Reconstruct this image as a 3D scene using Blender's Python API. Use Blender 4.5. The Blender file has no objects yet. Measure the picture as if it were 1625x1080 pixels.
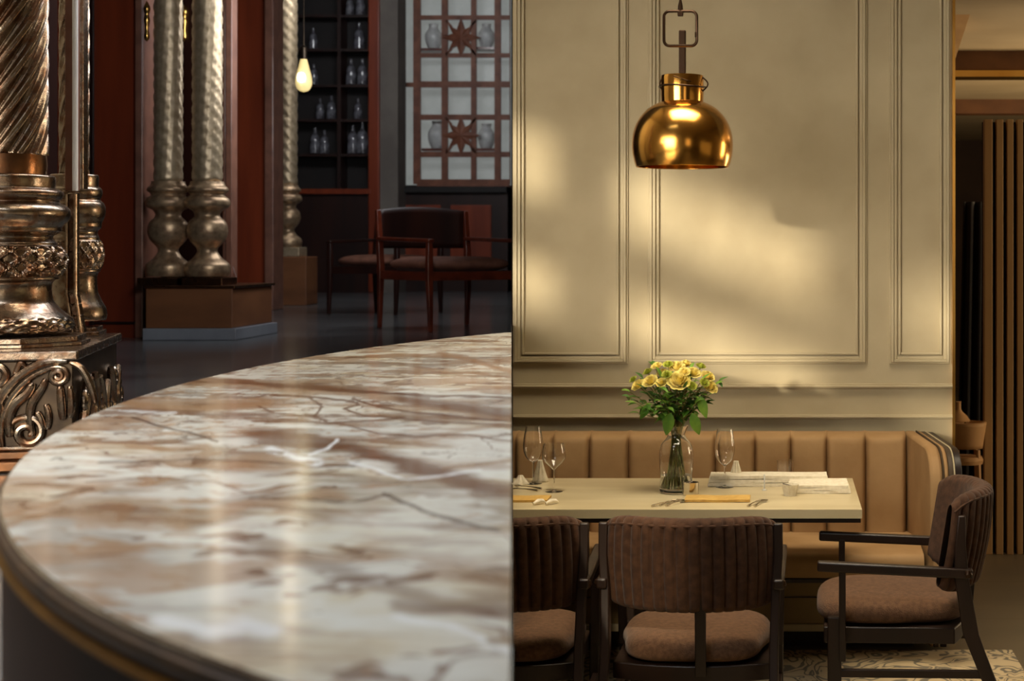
import bpy, bmesh, math, random
import numpy as np
from mathutils import Vector, Matrix
random.seed(7)
PI = math.pi
sc = bpy.context.scene
COL = sc.collection

# ------------------------------------------------------------------ camera, world, sun, area lights, exposure
F, VX, HY, EYE = 2550.0, 1240.0, 390.0, 1.67
cam = bpy.data.cameras.new('camera'); camo = bpy.data.objects.new('camera', cam); COL.objects.link(camo)
camo.location = (0, 0, EYE); camo.rotation_euler = (PI/2, 0, 0)
cam.sensor_width = 36; cam.lens = F/1625*36
cam.shift_x = -(VX-812.5)/1625; cam.shift_y = -(540-HY)/1625
cam.clip_start = .05; cam.clip_end = 200
cam.dof.use_dof = True; cam.dof.focus_distance = 5.35; cam.dof.aperture_fstop = cam.lens/9.5
sc.camera = camo
w = bpy.data.worlds.new('world'); sc.world = w; w.use_nodes = True
bg = w.node_tree.nodes['Background']; bg.inputs[0].default_value = (1, .82, .6, 1); bg.inputs[1].default_value = .08
sc.view_settings.view_transform = 'Standard'; sc.view_settings.look = 'None'
sc.view_settings.exposure = 0.0; sc.view_settings.gamma = 1.0; sc.view_settings.use_curve_mapping = False

def light(kind, name, loc, energy, color, direction=None, size=1, size_y=None, spread=None):
    l = bpy.data.lights.new(name, kind); o = bpy.data.objects.new(name, l); COL.objects.link(o)
    l.energy = energy; l.color = color; o.location = loc
    if kind == 'AREA':
        l.shape = 'RECTANGLE'; l.size = size; l.size_y = size_y or size
        if spread: l.spread = math.radians(spread)
    if direction is not None:
        o.rotation_euler = Vector(direction).to_track_quat('-Z', 'Y').to_euler()
    return o
SUND = (.45, 1, -.171)
sun = light('SUN', 'sun', (-8, -6, 6), 4.4, (1, .87, .64), SUND); sun.data.angle = math.radians(1.7)
# daylight through the tall left hand windows of the dining room
light('AREA', 'window_daylight', (-3.2, 1.5, 2.2), 84, (1, .90, .74), (2.5, 5.5, -1.25), 3.6, 1.7, 95)
light('AREA', 'rear_fill', (2.6, -4.4, 2.6), 16, (1, .74, .46), (-.3, 1, -.1), 1.8, 2.4)  # area light added behind the camera, for the brass to reflect
light('AREA', 'far_room_downlight', (2.4, 10.5, 2.75), 50, (1, .74, .46), (0, 0, -1), 1.6, 3.0)
light('AREA', 'far_ceiling_fill', (4.2, 11.0, .9), 190, (1, .78, .5), (-.25, -.05, 1), 2.0, 3.0)  # added low and out of view, standing in for a ceiling cove
light('AREA', 'slat_fill', (5.6, 7.9, 1.7), 80, (1, .78, .5), (-1, .35, -.05), 1.2, 1.8)  # no window here: light added to graze the slatted screen
light('AREA', 'dining_top_fill', (-.1, 5.0, 4.6), 44, (1, .84, .60), (0, .1, -1), 2.2, 1.4, 75)  # overhead fill added for table and chairs; the ceiling is closed
sp_ = light('SPOT', 'chair_fill_spot', (-.8, -1.5, 4.5), 1700, (1, .82, .56), Vector((-.57, 4.95, .68))-Vector((-.8, -1.5, 4.5)))  # unseen spot added to lay a bright beam on the chair back
sp_.data.spot_size = math.radians(5.5); sp_.data.spot_blend = .7; sp_.data.shadow_soft_size = .05
# cool area lights added along the divider and overhead to brighten the dark salon
light('AREA', 'salon_side_fill', (-1.35, 7.6, 3.6), 150, (.93, .96, 1), (-1, .2, -.15), 4.0, 1.4)
light('AREA', 'salon_side_fill_rear', (-2.6, 14.5, 3.6), 130, (.95, .97, 1), (-1, .2, -.2), 6.0, 1.2)
light('AREA', 'salon_back_light', (-4.6, 18.0, 5.5), 90, (.95, .97, 1), (-.25, 1, -.4), 2.5, .8)  # added to light the jars and lattice from the front
light('AREA', 'marble_top_fill', (-1.5, 2.1, 4.3), 52, (.92, .96, 1), (.1, 0, -1), 2.0, 1.2, 110)  # fill added above the marble table, pointing straight down

A_DIV = (VX-812.0)/F                     # the divider runs along x = -A_DIV*y
SF = .99                                 # salon floor level
def P(px, py, d): return Vector(((px-VX)/F*d, d, EYE-(py-HY)/F*d))
def XW(px, d): return (px-VX)/F*d
def ZW(py, d): return EYE-(py-HY)/F*d

# ------------------------------------------------------------------ materials
def lin(c): return tuple(((v/255)/12.92 if v/255 <= .04045 else ((v/255+.055)/1.055)**2.4) for v in c)
def mat(name, c1, c2=None, rough=.5, metal=0, scale=8, stretch=(1, 1, 1), bump=0, bscale=None, detail=4, coat=0, spec=.5, sheen=0, contrast=(.35, .65), trans=0, ior=1.45, emis=None, estr=0, rvar=0):
    m = bpy.data.materials.new(name); m.use_nodes = True; nt = m.node_tree; b = nt.nodes['Principled BSDF']
    c1 = lin(c1); c2 = lin(c2) if c2 else tuple(v*.8 for v in c1)
    tc = nt.nodes.new('ShaderNodeTexCoord'); mp = nt.nodes.new('ShaderNodeMapping'); mp.inputs['Scale'].default_value = stretch
    nt.links.new(tc.outputs['Object'], mp.inputs[0])
    n = nt.nodes.new('ShaderNodeTexNoise'); n.inputs['Scale'].default_value = scale; n.inputs['Detail'].default_value = detail
    nt.links.new(mp.outputs[0], n.inputs['Vector'])
    r = nt.nodes.new('ShaderNodeValToRGB'); r.color_ramp.elements[0].position = contrast[0]; r.color_ramp.elements[1].position = contrast[1]
    r.color_ramp.elements[0].color = (*c1, 1); r.color_ramp.elements[1].color = (*c2, 1)
    nt.links.new(n.outputs['Fac'], r.inputs[0]); nt.links.new(r.outputs[0], b.inputs['Base Color'])
    b.inputs['Roughness'].default_value = rough; b.inputs['Metallic'].default_value = metal
    b.inputs['Coat Weight'].default_value = coat; b.inputs['Coat Roughness'].default_value = .08
    b.inputs['Specular IOR Level'].default_value = spec; b.inputs['IOR'].default_value = ior
    b.inputs['Transmission Weight'].default_value = trans
    if sheen: b.inputs['Sheen Weight'].default_value = sheen
    if rvar:
        mr = nt.nodes.new('ShaderNodeMapRange'); mr.inputs['To Min'].default_value = rough-rvar; mr.inputs['To Max'].default_value = rough+rvar
        nt.links.new(n.outputs['Fac'], mr.inputs[0]); nt.links.new(mr.outputs[0], b.inputs['Roughness'])
    if bump:
        n2 = nt.nodes.new('ShaderNodeTexNoise'); n2.inputs['Scale'].default_value = bscale or scale*6; n2.inputs['Detail'].default_value = 5
        nt.links.new(mp.outputs[0], n2.inputs['Vector'])
        bp = nt.nodes.new('ShaderNodeBump'); bp.inputs['Strength'].default_value = bump; bp.inputs['Distance'].default_value = .004
        nt.links.new(n2.outputs['Fac'], bp.inputs['Height']); nt.links.new(bp.outputs[0], b.inputs['Normal'])
    if emis: b.inputs['Emission Color'].default_value = (*lin(emis), 1); b.inputs['Emission Strength'].default_value = estr
    return m
M = {}
M['plaster'] = mat('plaster', (184, 171, 142), (168, 154, 125), .75, scale=2.2, bump=.3, bscale=9, detail=8)
M['moulding'] = mat('moulding', (184, 171, 142), (176, 162, 132), .5, scale=3)
M['gold_trim'] = mat('gold_trim', (232, 186, 104), (214, 164, 84), .22, 1, scale=4)
M['leather'] = mat('tan_leather', (170, 137, 97), (154, 121, 82), .68, spec=.3, scale=5, bump=.35, bscale=30, detail=8)
M['piping_dark'] = mat('dark_piping', (70, 56, 38), (60, 46, 32), .6, scale=20)
M['bench_panel'] = mat('olive_panel', (136, 114, 74), (124, 102, 64), .55, scale=5)
M['table_stone'] = mat('table_stone', (206, 192, 156), (190, 174, 136), .28, scale=2.2, stretch=(1, 5, 1), detail=8, coat=.2)
M['dark_wood'] = mat('dark_wood', (36, 20, 12), (24, 13, 8), .42, scale=9, stretch=(1, 1, .15), bump=.1)
M['velvet'] = mat('brown_velvet', (76, 51, 35), (58, 38, 26), .85, scale=40, sheen=.08, spec=.2, bump=.2, bscale=220)
M['seat_weave'] = mat('seat_weave', (98, 71, 51), (80, 57, 40), .9, scale=70, sheen=.08, spec=.2, bump=.5, bscale=260)
M['brass'] = mat('brass', (232, 174, 88), (222, 162, 76), .18, 1, scale=3, rvar=.03)
M['bronze_tube'] = mat('bronze_tube', (62, 42, 26), (48, 32, 20), .35, .7, scale=10)
M['floor_stone'] = mat('floor_stone', (116, 104, 84), (98, 90, 76), .35, scale=1.6, detail=8)
M['ceiling'] = mat('ceiling_paint', (164, 146, 114), (154, 136, 104), .7, scale=2)
M['oak'] = mat('oak_slat', (186, 150, 102), (168, 130, 84), .5, scale=6, stretch=(1, 1, .1))
M['beam'] = mat('beam_wood', (104, 66, 34), (82, 50, 24), .5, scale=5)
M['black'] = mat('black_cloth', (22, 14, 12), (12, 8, 8), .9, scale=5)
M['far_wall'] = mat('far_wall_paint', (70, 50, 34), (58, 40, 28), .8, scale=2)
M['tan_shell'] = mat('tan_shell', (196, 152, 100), (180, 134, 86), .6, scale=6)
M['steel'] = mat('steel', (212, 204, 190), (188, 178, 162), .18, 1, scale=30)
M['linen'] = mat('linen', (232, 224, 204), (216, 206, 182), .9, scale=60, bump=.2, bscale=200)
M['gold_linen'] = mat('gold_linen', (206, 168, 92), (186, 146, 72), .6, scale=50)
M['petal'] = mat('petal', (250, 236, 146), (244, 222, 112), .55, scale=30, sheen=.2)
M['petal_green'] = mat('petal_green', (206, 206, 92), (180, 190, 70), .6, scale=30)
M['leaf'] = mat('leaf', (126, 164, 60), (84, 132, 44), .45, scale=18)
M['leaf_dark'] = mat('leaf_dark', (84, 124, 48), (52, 90, 32), .5, scale=18)
M['stem'] = mat('stem', (132, 146, 80), (124, 106, 60), .6, scale=14)
def glassmat(name, col, rough=0, ior=1.45):
    m = bpy.data.materials.new(name); m.use_nodes = True; b = m.node_tree.nodes['Principled BSDF']
    b.inputs['Base Color'].default_value = (*col, 1); b.inputs['Transmission Weight'].default_value = 1; b.inputs['Roughness'].default_value = rough; b.inputs['IOR'].default_value = ior
    return m
M['glass'] = glassmat('clear_glass', (1, 1, 1))
M['water'] = glassmat('water', (.97, 1, .95), 0, 1.33)
# salon
M['mahogany'] = mat('mahogany', (140, 60, 32), (106, 42, 22), .36, scale=5, stretch=(1, 1, .12), coat=.3, contrast=(.3, .7))
M['mahogany_dark'] = mat('mahogany_dark', (46, 20, 12), (30, 12, 8), .42, scale=5, stretch=(1, 1, .12))
M['walnut_plinth'] = mat('walnut_plinth', (138, 88, 54), (116, 72, 44), .5, scale=4, stretch=(.4, .4, 1.2))
M['frame_pink'] = mat('frame_pink', (142, 98, 80), (120, 82, 68), .35, scale=8, coat=.3)
M['pewter'] = mat('antique_bronze', (168, 154, 138), (130, 98, 76), .27, 1, scale=26, bump=.25, bscale=60, rvar=.1)
M['pewter_brown'] = mat('brown_bronze', (150, 104, 70), (112, 82, 62), .3, 1, scale=14, bump=.2, bscale=50, rvar=.1)
M['gilt'] = mat('gilt_shaft', (208, 186, 154), (180, 158, 126), .4, .5, scale=20, bump=.15)
M['pewter_soft'] = mat('soft_bronze', (200, 170, 134), (146, 118, 92), .38, .6, scale=20, bump=.2)
M['edge_shine'] = mat('painted_edge_shine', (242, 246, 252), (236, 240, 248), .3, .0, scale=5, coat=.6)  # white base colour standing in for the metal's specular strip
M['salon_floor'] = mat('salon_floor', (98, 100, 101), (78, 79, 80), .2, scale=1.4, detail=8, coat=.2)
M['grey_marble'] = mat('grey_marble', (150, 153, 160), (130, 132, 140), .3, scale=4)
M['salon_ceiling'] = mat('salon_ceiling', (120, 112, 104), (104, 96, 90), .8, scale=2)
M['pane'] = mat('lit_pane', (150, 154, 152), (128, 132, 130), .3, scale=3, emis=(180, 184, 180), estr=.34)
M['shelf_back'] = mat('shelf_back', (24, 16, 14), (16, 10, 10), .6, scale=3)
M['bottle'] = mat('bottle_glass', (120, 120, 128), (60, 56, 60), .12, scale=12, coat=.4)
M['porcelain'] = mat('porcelain', (214, 216, 214), (196, 198, 198), .25, scale=12, coat=.4)
M['lamp_metal'] = mat('lamp_metal', (84, 70, 56), (60, 50, 42), .35, .8, scale=14)
M['bulb'] = mat('bulb_glass', (255, 236, 180), (255, 232, 170), .3, emis=(255, 226, 150), estr=.7)
M['filament'] = mat('filament_glow', (255, 250, 230), (255, 250, 230), .3, emis=(255, 244, 214), estr=6)
M['lattice'] = mat('lattice_wood', (138, 84, 60), (112, 64, 44), .5, scale=6)
M['seat_brown'] = mat('seat_brown', (128, 84, 66), (108, 68, 54), .7, scale=14)
M['chair_red'] = mat('chair_red_wood', (110, 46, 26), (78, 30, 16), .35, scale=8, coat=.3)
M['band_dark'] = mat('bronzed_rim', (70, 48, 28), (46, 30, 18), .45, .4, scale=10)
M['band_gold'] = mat('gold_rim', (128, 90, 38), (92, 62, 26), .35, .8, scale=8)
M['drum_wood'] = mat('drum_wood', (32, 13, 7), (20, 8, 5), .6, spec=.2, scale=4, stretch=(1, 1, .2))

# ------------------------------------------------------------------ mesh building
class MB:
    def __init__(s): s.v = []; s.f = []
    def add(s, vs, fs):
        o = len(s.v); s.v += [tuple(v) for v in vs]; s.f += [tuple(i+o for i in f) for f in fs]; return s
    def box(s, c, d, rz=0, m=None):
        hx, hy, hz = d[0]/2, d[1]/2, d[2]/2
        vs = [Vector((x, y, z)) for z in (-hz, hz) for y in (-hy, hy) for x in (-hx, hx)]
        if m is not None: vs = [m @ v for v in vs]
        if rz: vs = [Matrix.Rotation(rz, 3, 'Z') @ v for v in vs]
        vs = [v+Vector(c) for v in vs]
        return s.add(vs, [(0, 2, 3, 1), (4, 5, 7, 6), (0, 1, 5, 4), (2, 6, 7, 3), (0, 4, 6, 2), (1, 3, 7, 5)])
    def b2(s, a, b): return s.box([(a[i]+b[i])/2 for i in range(3)], [abs(b[i]-a[i]) for i in range(3)])
    def bar(s, p, q, w, h=None, up=(0, 0, 1)):
        p, q = Vector(p), Vector(q); d = q-p; L = d.length; d.normalize()
        x = d.cross(Vector(up)); 
        if x.length < 1e-4: x = d.cross(Vector((0, 1, 0)))
        x.normalize(); y = x.cross(d); h = h or w
        vs = [b+x*sx*w/2+y*sy*h/2 for b in (p, q) for sy in (-1, 1) for sx in (-1, 1)]
        return s.add(vs, [(0, 2, 3, 1), (4, 5, 7, 6), (0, 1, 5, 4), (2, 6, 7, 3), (0, 4, 6, 2), (1, 3, 7, 5)])
    def tube(s, pts, r, n=10, closed=False):
        pts = [Vector(p) for p in pts]; N = len(pts); rr = r if isinstance(r, (list, tuple)) else [r]*N
        up = None; vs = []
        for i, p in enumerate(pts):
            a = pts[(i-1) % N] if (closed or i > 0) else p; b = pts[(i+1) % N] if (closed or i < N-1) else p
            t = (b-a).normalized()
            if up is None: up = t.orthogonal().normalized()
            up = (up-t*up.dot(t)); up = up.normalized() if up.length > 1e-6 else t.orthogonal().normalized()
            w_ = t.cross(up)
            for k in range(n):
                an = 2*PI*k/n; vs.append(p+(up*math.cos(an)+w_*math.sin(an))*rr[i])
        fs = []
        for i in range(N if closed else N-1):
            j = (i+1) % N
            for k in range(n): fs.append((i*n+k, i*n+(k+1) % n, j*n+(k+1) % n, j*n+k))
        if not closed: fs += [tuple(range(n))[::-1], tuple((N-1)*n+k for k in range(n))]
        return s.add(vs, fs)
    def lathe(s, prof, c=(0, 0, 0), n=32, fn=None, caps=True):
        vs = []; N = len(prof)
        for i, (r, z) in enumerate(prof):
            for k in range(n):
                a = 2*PI*k/n; rr = r+(fn(a, z, r) if fn else 0)
                vs.append((c[0]+rr*math.cos(a), c[1]+rr*math.sin(a), c[2]+z))
        fs = []
        for i in range(N-1):
            for k in range(n): fs.append((i*n+k, i*n+(k+1) % n, (i+1)*n+(k+1) % n, (i+1)*n+k))
        if caps: fs += [tuple(range(n))[::-1], tuple((N-1)*n+k for k in range(n))]
        return s.add(vs, fs)
    def prism(s, pts, z0, z1):
        n = len(pts); vs = [(x, y, z0) for x, y in pts]+[(x, y, z1) for x, y in pts]
        return s.add(vs, [tuple(range(n))[::-1], tuple(range(n, 2*n))]+[(i, (i+1) % n, (i+1) % n+n, i+n) for i in range(n)])
    def grid(s, fn, nu, nv, closeu=False):
        vs = [fn(i/(nu if closeu else nu-1), j/(nv-1)) for j in range(nv) for i in range(nu)]
        fs = []
        for j in range(nv-1):
            for i in range(nu if closeu else nu-1): fs.append((j*nu+i, j*nu+(i+1) % nu, (j+1)*nu+(i+1) % nu, (j+1)*nu+i))
        return s.add(vs, fs)
    def build(s, name, m, parent=None, smooth=True, bevel=0, solid=0, angle=35, cut=False):
        me = bpy.data.meshes.new(name); me.from_pydata(s.v, [], s.f); me.update()
        bm = bmesh.new(); bm.from_mesh(me); bmesh.ops.recalc_face_normals(bm, faces=bm.faces)
        if cut: clip(bm)
        if smooth:
            for f in bm.faces: f.smooth = True
            for e in bm.edges:
                if len(e.link_faces) == 2 and e.calc_face_angle(0) > math.radians(angle): e.smooth = False
        bm.to_mesh(me); bm.free()
        me.materials.append(M[m] if isinstance(m, str) else m)
        o = bpy.data.objects.new(name, me); COL.objects.link(o)
        if solid: q = o.modifiers.new('solid', 'SOLIDIFY'); q.thickness = solid; q.offset = 0
        if bevel:
            q = o.modifiers.new('bevel', 'BEVEL'); q.width = bevel; q.segments = 2; q.limit_method = 'ANGLE'; q.angle_limit = math.radians(40)
        if parent: o.parent = parent
        return o
def clip(bm, mw=None):
    """trim flush against the divider (keeps x > -A_DIV*y + 5 mm)"""
    n = Vector((1, A_DIV, 0)).normalized(); co = n*.0045
    if mw is not None:
        inv = mw.inverted(); co = inv @ co; n = (mw.to_3x3().transposed() @ n).normalized()
    g = bm.verts[:]+bm.edges[:]+bm.faces[:]
    r = bmesh.ops.bisect_plane(bm, geom=g, plane_co=co, plane_no=n, clear_inner=True)
    ed = [e for e in r['geom_cut'] if isinstance(e, bmesh.types.BMEdge)]
    if ed:
        try: bmesh.ops.holes_fill(bm, edges=ed)
        except Exception: pass
def cut_tree(root):
    bpy.context.view_layer.update()
    for o in [root]+list(root.children_recursive):
        if o.type != 'MESH': continue
        o.data = o.data.copy(); bm = bmesh.new(); bm.from_mesh(o.data); clip(bm, o.matrix_world)
        if not bm.verts: bm.free(); bpy.data.objects.remove(o); continue
        bm.to_mesh(o.data); bm.free()
def tag(o, label=None, cat=None, group=None, kind=None):
    if label: o['label'] = label
    if cat: o['category'] = cat
    if group: o['group'] = group
    if kind: o['kind'] = kind
    return o
def thing(name, loc, label, cat, group=None, rz=0, kind=None):
    o = bpy.data.objects.new(name, None); COL.objects.link(o); o.location = loc; o.rotation_euler = (0, 0, rz); o.empty_display_size = .05
    return tag(o, label, cat, group, kind)
def copy_tree(o, parent=None):
    c = o.copy(); COL.objects.link(c); c.parent = parent
    for ch in list(o.children): copy_tree(ch, c)
    return c
def struct(o): o['kind'] = 'structure'; return o
def subdiv(o, n=1):
    q = o.modifiers.new('subdivision', 'SUBSURF'); q.levels = n; q.render_levels = n; return o

# ================================================================== SHELL
XD = lambda y: -A_DIV*y
# dining room
fl = MB(); fl.prism([(XD(-.001)+0, 0), (XD(24), 24), (14, 24), (14, -6), (0, -6)], -.08, 0)
struct(fl.build('floor', 'floor_stone', smooth=False))
# tiles joints of the far room floor
def brickify(m, c2, sx, sy):
    nt = m.node_tree; b = nt.nodes['Principled BSDF']; src = b.inputs['Base Color'].links[0].from_socket
    tc = nt.nodes.new('ShaderNodeTexCoord'); br = nt.nodes.new('ShaderNodeTexBrick'); br.offset = 0; br.inputs['Scale'].default_value = 1
    br.inputs['Brick Width'].default_value = sx; br.inputs['Row Height'].default_value = sy; br.inputs['Mortar Size'].default_value = .004
    br.inputs['Mortar'].default_value = (*lin(c2), 1); nt.links.new(tc.outputs['Object'], br.inputs['Vector'])
    nt.links.new(src, br.inputs['Color1']); nt.links.new(src, br.inputs['Color2']); nt.links.new(br.outputs['Color'], b.inputs['Base Color'])
brickify(M['floor_stone'], (84, 72, 54), .8, .8)
brickify(M['salon_floor'], (44, 44, 48), 1.2, 1.2)
WY = 7.0
XR = XW(1511, WY)
wb = MB().prism([(XD(WY)+.005, WY), (XR, WY), (XR, WY+.14), (XD(WY+.14)+.005, WY+.14)], 0, 4.8)
struct(wb.build('wall_back', 'plaster', smooth=False))
struct(MB().box(((1513-VX)/F*WY, WY-.006, 2.4), (.012, .03, 4.8)).build('trim_1', 'gold_trim', smooth=False))
# outer window wall on the left: tall openings, each with a transom band
ow = MB(); xo = -3.45
wins = [(-3.36, -1.98), (-1.07, .86), (1.44, 2.75)]
ys = [-6]+[v for a in wins for v in a]+[6.95]
for i in range(0, len(ys), 2): ow.b2((xo-.05, ys[i], 0), (xo, ys[i+1], 5.4))
for a, b in wins:
    ow.b2((xo-.05, a, 0), (xo, b, 2.31)); ow.b2((xo-.05, a, 2.53), (xo, b, 2.79)); ow.b2((xo-.05, a, 3.09), (xo, b, 5.4))
struct(ow.build('wall_left', 'plaster', smooth=False))
for i, (a, b) in enumerate(wins):
    fr = MB(); cx = xo-.025
    for k in (1, 2): 
        yy = a+(b-a)*k/3; fr.b2((cx-.012, yy-.012, 2.31), (cx+.012, yy+.012, 2.53)); fr.b2((cx-.012, yy-.008, 2.79), (cx+.012, yy+.008, 3.09))
    struct(fr.build('window_%d' % (i+1), 'dark_wood', smooth=False))
struct(MB().b2((xo, -6.1, 4.8), (14, 6.98, 4.9)).build('ceiling', 'ceiling', smooth=False))
rw = MB(); rw.b2((-3.5, -6.1, 0), (1.6, -6, 4.8)); rw.b2((3.6, -6.1, 0), (14, -6, 4.8)); rw.b2((1.6, -6.1, 0), (3.6, -6, 1.2)); rw.b2((1.6, -6.1, 4), (3.6, -6, 4.8))
struct(rw.build('wall_rear', 'plaster', smooth=False))
struct(MB().b2((6, -6, 0), (6.1, 7, 4.8)).build('wall_right', 'plaster', smooth=False))
# added divider, edge-on to the camera, keeping dining room and salon light apart
dv = MB()
dv.prism([(XD(.95)-.002, .95), (XD(.95), .95), (XD(7), 7), (XD(7)-.002, 7)], 0, 1.33)
struct(dv.build('wall_divider', 'dark_wood', smooth=False))
dv = MB(); dv.prism([(XD(7.0), 7.0), (XD(7.0)+.1, 7.14), (XD(27)+.1, 27), (XD(27), 27)], 0, 6.2)
struct(dv.build('wall_divider_rear', 'dark_wood', smooth=False))

# wall mouldings: picture frame panels and rails
def frame_mould(px0, px1, pytop, pybot, name, k):
    x0, x1 = XW(px0, WY), XW(px1, WY); z0, z1 = ZW(pybot, WY), pytop
    g = MB()
    x0 = max(x0, XD(WY)+.006)
    W = .052
    def ring(o0, o1, d):   # nested strips
        a0, a1, b0, b1 = x0+o0, x1-o0, z0+o0, z1-o0; i0, i1, j0, j1 = x0+o1, x1-o1, z0+o1, z1-o1
        g.b2((a0, WY-d, b0), (i0, WY, b1)); g.b2((i1, WY-d, b0), (a1, WY, b1)); g.b2((i0, WY-d, b0), (i1, WY, j0)); g.b2((i0, WY-d, j1), (i1, WY, b1))
    ring(0, .008, .010); ring(.008, .020, .020); ring(.020, .034, .012); ring(.040, .050, .016)
    return tag(g.build(name, 'moulding', smooth=False, bevel=.0025), kind='structure')
frame_mould(500, 997, 4.4, 577, 'trim_2', 0)
frame_mould(1028, 1376, 4.4, 577, 'trim_3', 0)
frame_mould(1411, 1560 if False else 1509, 4.4, 577, 'trim_4', 0)
for i, (a, b) in enumerate(((608, 616), (657, 664))):
    g = MB(); za, zb = ZW(b, WY), ZW(a, WY)
    g.prism([(XD(WY)+.006, WY), (XR, WY), (XR, WY-.014), (XD(WY-.014)+.006, WY-.014)], za, zb)
    g.prism([(XD(WY)+.006, WY), (XR, WY), (XR, WY-.024), (XD(WY-.024)+.006, WY-.024)], za+.006, za+.014)
    struct(g.build('trim_%d' % (5+i), 'moulding', smooth=False, bevel=.002))

# ================================================================== FAR ROOM
g = MB().b2((.9, 19, 0), (9, 19.1, 3.2)); struct(g.build('wall_far', 'far_wall', smooth=False))
struct(MB().b2((XR, 7.14, 2.92), (6, 19, 3.0)).build('ceiling_far_room', 'ceiling', smooth=False))
struct(MB().b2((6, 7, 0), (6.1, 19, 3)).build('wall_far_right', 'far_wall', smooth=False))
struct(MB().prism([(XR-.14, 7.14), (XR-.0, 7.14), (1.6, 19), (1.5, 19)], 0, 2.92).build('wall_far_left', 'far_wall', smooth=False))
for lab, (d, a, b) in (('brown ceiling beam with a gold lower lip, the nearer of the two', (10.3, 93, 112)), ('brown ceiling beam beyond the gold lipped one', (13.7, 168, 180))):
    g = MB(); g.b2((XW(1500, d), d, ZW(b, d)), (5.9, d+.2, 2.92)); t = tag(g.build('ceiling_beam', 'beam', smooth=False), lab, 'beam')
    if d < 12:
        MB().b2((XW(1500, d), d-.02, ZW(122, d)), (5.9, d+.2, ZW(112, d))).build('beam_lip', 'gold_trim', t, smooth=False)
# wood clad bulkhead sloping away at upper left
g = MB(); g.add([P(1514, -160, 7.3), P(1600, -160, 7.3), P(1515, 96, 9.4), P(1500, 96, 9.4), P(1514, -160, 7.3)+Vector((0, 0, .3)), P(1600, -160, 7.3)+Vector((0, 0, .3)), P(1515, 96, 9.4)+Vector((0, 0, .3)), P(1500, 96, 9.4)+Vector((0, 0, .3))],
      [(0, 1, 2, 3), (4, 7, 6, 5), (0, 4, 5, 1), (1, 5, 6, 2), (2, 6, 7, 3), (3, 7, 4, 0)])
struct(g.build('trim_7', 'oak', smooth=False))
# slatted screen
D = 8.73
sl = thing('slatted_screen', (XW(1600, D), D, 0), 'tall screen of vertical oak slats over dark backing at the right edge', 'screen')
ztop = ZW(190, D)
g = MB(); g.b2((XW(1560, D)-sl.location.x, .03, .0), (XW(1860, D)-sl.location.x, .05, ztop-.01)); g.build('backing', 'black', sl, smooth=False)
px = 1561
sw = [(1561, 1574), (1580, 1591), (1597, 1607), (1613, 1622)]
while sw[-1][1] < 1850: sw.append((sw[-1][0]+16.5, sw[-1][1]+16))
for a, b in sw:
    MB().b2((XW(a, D)-sl.location.x, -.03, 0), (XW(b, D)-sl.location.x, .03, ztop)).build('slat', 'oak', sl, smooth=False, bevel=.003)
D = 9.6
g = MB()
def curt(u, v):
    x0, x1 = XW(1530, D), XW(1600, D); x = x0+(x1-x0)*u-.06*v*(1-u)*0+.05*(1-v)*(u-.9)
    return (x, D+.03*math.sin(u*30), .02+v*(ZW(320, D)-.02))
g.grid(curt, 60, 12)
tag(g.build('curtain', 'black', solid=.01), 'near black floor-length curtain hanging beside the oak slatted screen', 'curtain')
# tan tub chair in the far room
D = 8.6
def mpx(d): return d/F
tc = thing('tub_chair', (XW(1534, D), D, 0), 'tan round-backed tub chair in the far room beyond the gold trim', 'chair')
def shell(u, v):
    a = PI*(.02+1.96*u) - PI/2*0; r = .075+.022*v
    return (r*math.sin(a-PI)*1.0, -r*math.cos(a-PI)*.9, ZW(710, D)+v*(ZW(669, D)-ZW(710, D)))
MB().grid(shell, 40, 8).build('backrest', 'tan_shell', tc, solid=.02)
MB().lathe([(.001, 0), (.085, 0), (.09, .02), (.08, .04), (.001, .045)], (0, 0, ZW(735, D)), 28).build('seat', 'tan_shell', tc)
for sx in (-1, 1):
    for sy in (-1, 1): MB().bar((sx*.055, sy*.05, ZW(712, D)), (sx*.075, sy*.07, 0), .016).build('leg', 'tan_shell', tc, smooth=False)
cf = MB().lathe([(.001, 0), (.06, 0), (.062, .005), (.045, .03), (.022, .05), (.014, .065), (.013, .10), (.016, .105), (.001, .105)], (XW(1521, D), D-.0, ZW(668, D)), 24)
o = tag(cf.build('carafe', 'tan_shell'), 'small pale stoppered carafe above the tan tub chair', 'carafe')

# ================================================================== BANQUETTE
YB, YF = 6.93, 6.30
XL = XD(6.9)+.01; XBR = XW(1438, 6.85)
zt, zs = ZW(685, 6.88), .455
bn = thing('banquette', (0, 0, 0), 'long tan leather banquette with channelled back under the panelled wall', 'bench')
seams = [757, 818, 877, 935, 997, 1074, 1135, 1198, 1255, 1312, 1374, 1438]
sx = [XW(p, 6.83) for p in seams]
for i in range(len(sx)-1):
    a, b = sx[i], sx[i+1]
    def chan(u, v, a=a, b=b):
        # closed section: front bulge, goes over the top to the back
        s = v*2.2
        e = 1-abs(2*u-1)**12
        if s < 2: z = zs-.03+(zt-.025-zs+.03)*min(s/2, 1); y = 6.83-.035*e*(1-(s/2)**8*.4)+.0
        if s >= 2:
            t = (s-2)/.2; an = t*PI/2; z = zt-.025+.025*math.sin(an); y = 6.83-.03*e*.6+.09*(1-math.cos(an))
        if s >= 2: y = 6.83-.018*e+(YB-6.83)*(1-math.cos(an))
        return (a+(b-a)*u, y+.02*(1-e)*.6, z)
    MB().grid(chan, 33, 40).build('back_channel', 'leather', bn, cut=True, angle=60)
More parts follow.
